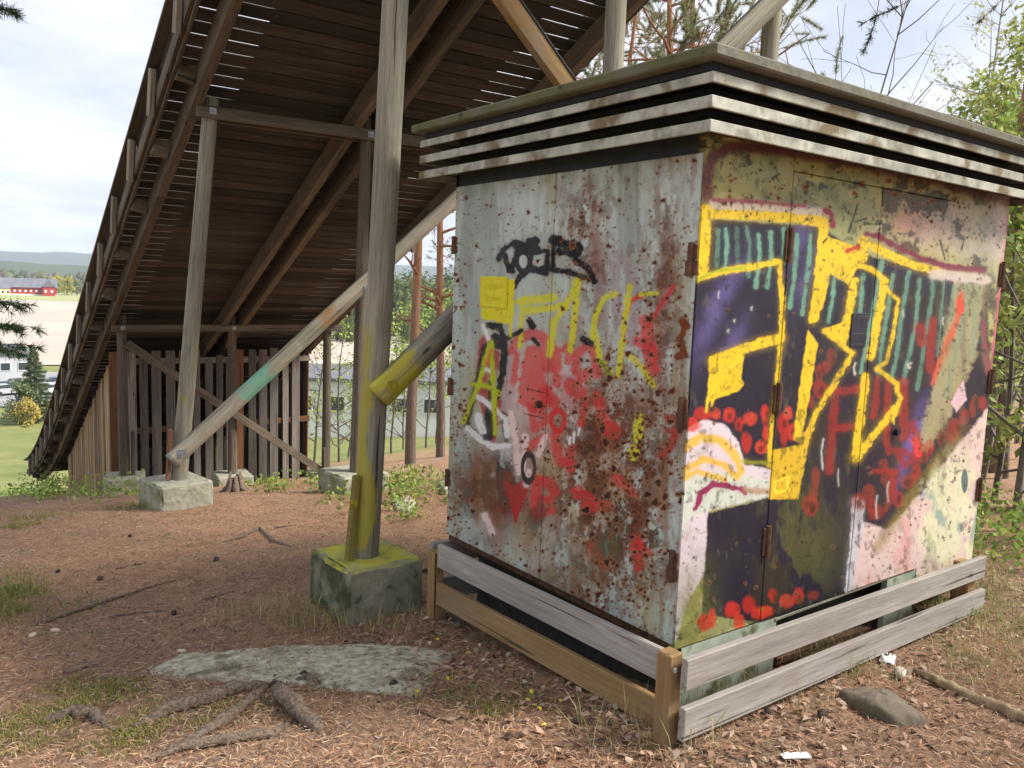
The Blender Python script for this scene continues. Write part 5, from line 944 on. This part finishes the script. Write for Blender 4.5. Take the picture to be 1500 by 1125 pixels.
herbs('ground_cover', 'low green bilberry and weeds along the edge of the clearing', [(30, 722, 2.2), (60, 720, 2.4), (85, 720, 2.2), (105, 722, 1.8), (120, 728, 1), (10, 725, 2.2), (-15, 722, 2.4), (170, 730, .7), (600, 735, 1.0), (630, 742, 1.0), (615, 720, 1), (645, 725, .9), (460, 712, .7), (440, 715, .6), (1450, 800, 1.5), (1480, 810, 1.6), (1495, 790, 1.6), (1465, 760, 1.4), (585, 705, .7), (230, 725, .4), (1440, 830, .8)], 12, n=12)
# single plants, roots, stones, cones, bits
def tube_thing(name, label, cat, pts, rad, m, group=None, n=8, jit=.08):
    b_ = MB(); b_.tube(pts, rad, n, True, jit); return tag(b_.build(name, m, None, True), label, cat, group)
M['root'] = bark('root_bark', (.055, .038, .028), (.34, .255, .19))
def root(pxs, r, label, sink=.15, arch=0):
    r *= 1.0
    pts = []; n = len(pxs)
    for i, (px, py) in enumerate(pxs): p = onground(px, py); p.z += r*(1-sink)*(.5 if i in (0, n-1) else 1)-(.012 if i in (0, n-1) else 0)+arch*math.sin(math.pi*i/(n-1)); pts.append(p)
    sm = []
    for i in range(n-1):
        for t in (0, .17, .33, .5, .66, .83): q = pts[i].lerp(pts[i+1], t); q += Vector((random.uniform(-1, 1), random.uniform(-1, 1), random.uniform(-.5, .5)))*r*.22; sm.append(q)
    sm.append(pts[-1]); k = len(sm); rad = [r*(.55+.6*math.sin(math.pi*(i+.7)/(k+.4)))*random.uniform(.85, 1.15) for i in range(k)]; return tube_thing('tree_root', label, 'root', sm, rad, M['root'], 'exposed tree roots', 10, .2)
root([(62, 1062), (105, 1050), (135, 1052), (162, 1068)], .022, 'short stout root lying beside the mossy patch'); root([(195, 1068), (250, 1045), (310, 1030), (350, 1015), (392, 1005)], .026, 'long mossy root leading up to the flat stone')
root([(395, 1003), (375, 1025), (340, 1052), (300, 1078), (260, 1095)], .019, 'pale smooth root crossing down from the root knot'); root([(402, 1003), (415, 1030), (440, 1055), (470, 1072)], .030, 'dark gnarled root bending away from the knot', .3, .02)
root([(425, 1060), (395, 1082), (330, 1090), (270, 1100), (200, 1120)], .018, 'thin forked root running under the pale one'); root([(0, 935), (60, 915), (150, 885), (230, 858), (280, 845)], .008, 'thin straight surface root across the trodden ground', .5); root([(440, 805), (400, 795), (380, 775), (350, 790), (320, 795)], .012, 'twisted root near the big yellow footing')
root([(470, 1008), (450, 1000), (430, 1003)], .018, 'stub of root beside the flat stone')
tr_ = bark('log_bark', (.20, .14, .08), (.45, .34, .2)); a_, b2 = onground(1338, 985), onground(1515, 1066); pts = [a_.lerp(b2, t)+Vector((random.uniform(-.008, .008), random.uniform(-.008, .008), .008+.005*math.sin(t*9))) for t in np.linspace(0, 1, 22)]; tube_thing('fallen_branch', 'thick yellowish fallen branch with peeling bark on the right', 'branch', pts, [.012+.012*min(1, k/6)*random.uniform(.8, 1.15) for k in range(22)], tr_, None, 10, .18)
def rock(name, label, pxs, h, m, sub=3, dome=.5):
    P_ = [onground(*q) for q in pxs]; c = sum(P_, Vector())/len(P_); n = 48; ring = []
    for k in range(n):
        f = k/n*len(P_); i = int(f); ring.append(P_[i].lerp(P_[(i+1) % len(P_)], f-i))
    V = []; Fs = []; g = np.random.default_rng(len(pxs)*7+int(pxs[0][0])); lv = [(1.04, -.05), (1.0, .0), (.97, h*.55), (.9, h*.85), (.75, h), (.55, h*(1+.1*dome)), (.3, h*(1+.2*dome)), (.1, h*(1+.22*dome))]
    for s, z in lv:
        for k in range(n): p = c.lerp(ring[k], s*(1+(.02*math.sin(k*1.7)+.02*g.normal())*(s > .85))); V.append((p.x, p.y, gz(p.x, p.y)+z+(.35*h*float(fbm(np.array(p.x), np.array(p.y), 22, 3)) if 0 < z else 0)))
    for j in range(len(lv)-1):
        for k in range(n): Fs.append((j*n+k, j*n+(k+1) % n, (j+1)*n+(k+1) % n, (j+1)*n+k))
    V.append((c.x, c.y, gz(c.x, c.y)+h*(1+.22*dome))); Fs += [((len(lv)-1)*n+k, (len(lv)-1)*n+(k+1) % n, len(V)-1) for k in range(n)]
    me = bpy.data.meshes.new(name); me.from_pydata(V, [], Fs); me.materials.append(m); me.polygons.foreach_set('use_smooth', [True]*len(me.polygons)); return tag(obj(name, me), label, 'stone')
M['rock'] = simple('lichen_rock', (.40, .37, .275), 1.0, 0, .45, 26, ((.17, .14, .09, 1), 7, .53), 1.0); M['rock2'] = concrete('brown_rock', (.20, .165, .125), (.12, .10, .06, 1), .6)
rock('flat_stone', 'flat pale lichen-grey bedrock slab set in the needle litter', [(205, 985), (262, 962), (340, 955), (430, 948), (540, 945), (672, 958), (640, 985), (612, 1022), (520, 1015), (430, 1004), (350, 1000), (270, 995)], .013, M['rock'])
rock('brown_stone', 'brown half-buried stone in the litter right of the fence', [(1228, 1022), (1270, 1012), (1310, 1030), (1358, 1066), (1310, 1066), (1255, 1045)], .04, M['rock2'], dome=1); rock('flat_stone', 'small pale stone step on the path behind the yellow sprayed post', [(575, 735), (600, 728), (612, 740), (600, 752), (580, 748)], .03, M['rock'])
rock('flat_stone', 'grey stone half covered by plants behind the kiosk edge', [(640, 712), (668, 708), (690, 722), (650, 726)], .06, M['rock'])
paperm = simple('white_paper', (.75, .75, .74), .7, 0, .08, 30)
def crumple(name, label, cat, px, py, sx, sy, seed, m, rot=0, amp=.02):
    g = np.random.default_rng(seed); n = 9; p = onground(px, py); V = []
    for i in range(n):
        for j in range(n): V.append(((i/(n-1)-.5)*sx, (j/(n-1)-.5)*sy, .012+amp*g.uniform(0, 1)*(1 if 0 < i < n-1 and 0 < j < n-1 else .3)))
    q = [(i*n+j, (i+1)*n+j, (i+1)*n+j+1, i*n+j+1) for i in range(n-1) for j in range(n-1)]; me = bpy.data.meshes.new(name); me.from_pydata(V, [], q); me.materials.append(m); o = obj(name, me); sol = o.modifiers.new('thickness', 'SOLIDIFY'); sol.thickness = .001; o.location = p; o.rotation_euler = (0, 0, rot); return tag(o, label, cat)
crumple('paper_scrap', 'crumpled white paper lying by the fence board', 'litter', 1300, 970, .09, .06, 3, paperm, .4); crumple('paper_scrap', 'torn white strip of sheet on the ground below the fence corner', 'litter', 1165, 1113, .10, .035, 5, paperm, -.5, .01)
p = onground(1318, 998); b_ = MB(); b_.tube([(0, 0, 0), (.03, 0, 0), (.085, 0, 0)], [.022, .027, .033], 16); cup = b_.build('paper_cup', simple('stained_paper', (.5, .42, .34), .7, 0, .25, 25), None, True); cup.location = p+Vector((0, 0, .022)); cup.scale = (.75, .75, .6); cup.rotation_euler = (0, .12, .5); tag(cup, 'crushed paper cup lying beside the white paper', 'cup')
rimb = MB(); rimb.tube([(.083, 0, 0), (.088, 0, 0)], [.0345, .0345], 16); rm = obj('rim', rimb.mesh('rim', paperm), cup, mw=Matrix.LocRotScale(cup.location, cup.rotation_euler, cup.scale)); rm.matrix_parent_inverse = Matrix(); rm.matrix_basis = Matrix()
# cones, petals, chips, twigs
def cone_mesh():
    b_ = MB(); b_.tube([(-.022, 0, 0), (-.012, 0, 0), (0, 0, 0), (.014, 0, 0), (.024, 0, 0)], [.006, .014, .016, .011, .003], 9, True, .25); return b_.mesh('pine_cone', simple('cone_brown', (.06, .04, .03), .9, 0, .4, 60), False)
cm = cone_mesh(); g, xs, ys = floor_points(75, 77, 7.5)
for k in range(len(xs)):
    o = obj('pine_cone', cm); o.location = (xs[k], ys[k], gz(xs[k], ys[k])+.012); o.rotation_euler = (g.uniform(0, 6), g.uniform(-.4, .4), g.uniform(0, 6)); s_ = g.uniform(.6, 1.15); o.scale = (s_,)*3; tag(o, 'small dark pine cone lying on the needle litter', 'pine cone', 'pine cones on the ground')
b_ = MB(); b_.add([(-.016, 0, .004), (-.008, -.006, .009), (.008, -.006, .009), (.016, 0, .003), (.008, .006, .008), (-.008, .006, .008), (0, 0, .014)], [(0, 1, 6), (1, 2, 6), (2, 3, 6), (3, 4, 6), (4, 5, 6), (5, 0, 6), (5, 4, 3, 2, 1, 0)]); ym = b_.mesh('yellow_petal', simple('petal_yellow', (.75, .55, .02), .5, 0, .1, 40))
for px, py in ((578, 922), (686, 960), (656, 998), (611, 1017), (641, 941), (778, 1018), (773, 1030), (821, 1031), (783, 1038), (797, 1065), (790, 1043), (757, 972)):
    p = onground(px, py); o = obj('yellow_petal', ym); o.location = p+Vector((0, 0, .004)); s_ = random.uniform(.7, 1.3); o.scale = (s_, s_, s_); o.rotation_euler = (0, 0, random.uniform(0, 6)); tag(o, 'tiny yellow petal among the dead leaves', 'petal', 'yellow petals by the fence')
chipm = simple('pale_wood_chip', (.62, .5, .38), .8, 0, .15, 50)
b_ = MB(); b_.tube([(0, 0, 0), (0, 0, .010)], [.03, .028], 14, True, .12); ch = b_.mesh('wood_chip', chipm)
for px, py, s_, lab in ((48, 932, .75, 'pale round chip with dark centre on the left litter'), (81, 926, .8, 'whitish round chip beside the dark-centred one'), (266, 955, .8, 'tan wood disc at the tip of the flat stone'), (745, 960, .6, 'pale chip near the low fence boards')):
    p = onground(px, py); o = obj('wood_chip', ch); o.location = p; o.scale = (s_, s_*.7, s_); o.rotation_euler = (.1, .1, px); tag(o, lab, 'wood chip')
for k, (a, b, r_) in enumerate((((680, 920), (640, 915), .014), ((560, 940), (518, 945), .01), ((400, 775), (432, 770), .007), ((170, 835), (210, 828), .006), ((160, 905), (240, 895), .005), ((520, 870), (470, 875), .005), ((880, 1040), (850, 1075), .006), ((1340, 1075), (1370, 1105), .007), ((240, 975), (215, 985), .006), ((655, 905), (690, 925), .012), ((1010, 1100), (1100, 1120), .006), ((90, 990), (150, 975), .005), ((300, 880), (345, 868), .005), ((610, 1040), (660, 1062), .005))):
    p0, p1 = onground(*a), onground(*b); pts = [p0.lerp(p1, t)+Vector((random.uniform(-.008, .008), random.uniform(-.008, .008), r_*.9)) for t in (0, .35, .7, 1)]
    tube_thing('twig', 'broken dry twig lying on the needle litter', 'twig', pts, [r_, r_*.95, r_*.8, r_*.5], M['root'], 'twigs on the ground', 6)
# stump in front of the middle footing
p = onground(345, 720); b_ = MB()
for k in range(7):
    a = k*.9; b_.tube([p+Vector((.16*math.cos(a), .16*math.sin(a), -.02)), p+Vector((.07*math.cos(a), .07*math.sin(a), .05)), p+Vector((.05*math.cos(a), .05*math.sin(a), .12+.1*random.random()))], [.02, .035, .012], 6, True, .2)
tag(b_.build('tree_stump', M['root'], None, True), 'small rotten stump in front of the board wall', 'stump')
# haze over the valley
hz = MB(); hz.box(-6500, 6500, -6500, 6500, -18, 190); hazeo = hz.build('haze'); tag(hazeo, 'thin blue air over the valley', 'haze', kind='stuff')
hm = bpy.data.materials.new('haze_air'); hm.use_nodes = True; hn = hm.node_tree.nodes
for n_ in list(hn):
    if n_.type != 'OUTPUT_MATERIAL': hn.remove(n_)
pv = hn.new('ShaderNodeVolumePrincipled'); pv.inputs['Color'].default_value = (.75, .85, 1, 1); pv.inputs['Density'].default_value = 1.5e-4
hm.node_tree.links.new(pv.outputs[0], [n_ for n_ in hn if n_.type == 'OUTPUT_MATERIAL'][0].inputs['Volume']); hazeo.data.materials.append(hm)
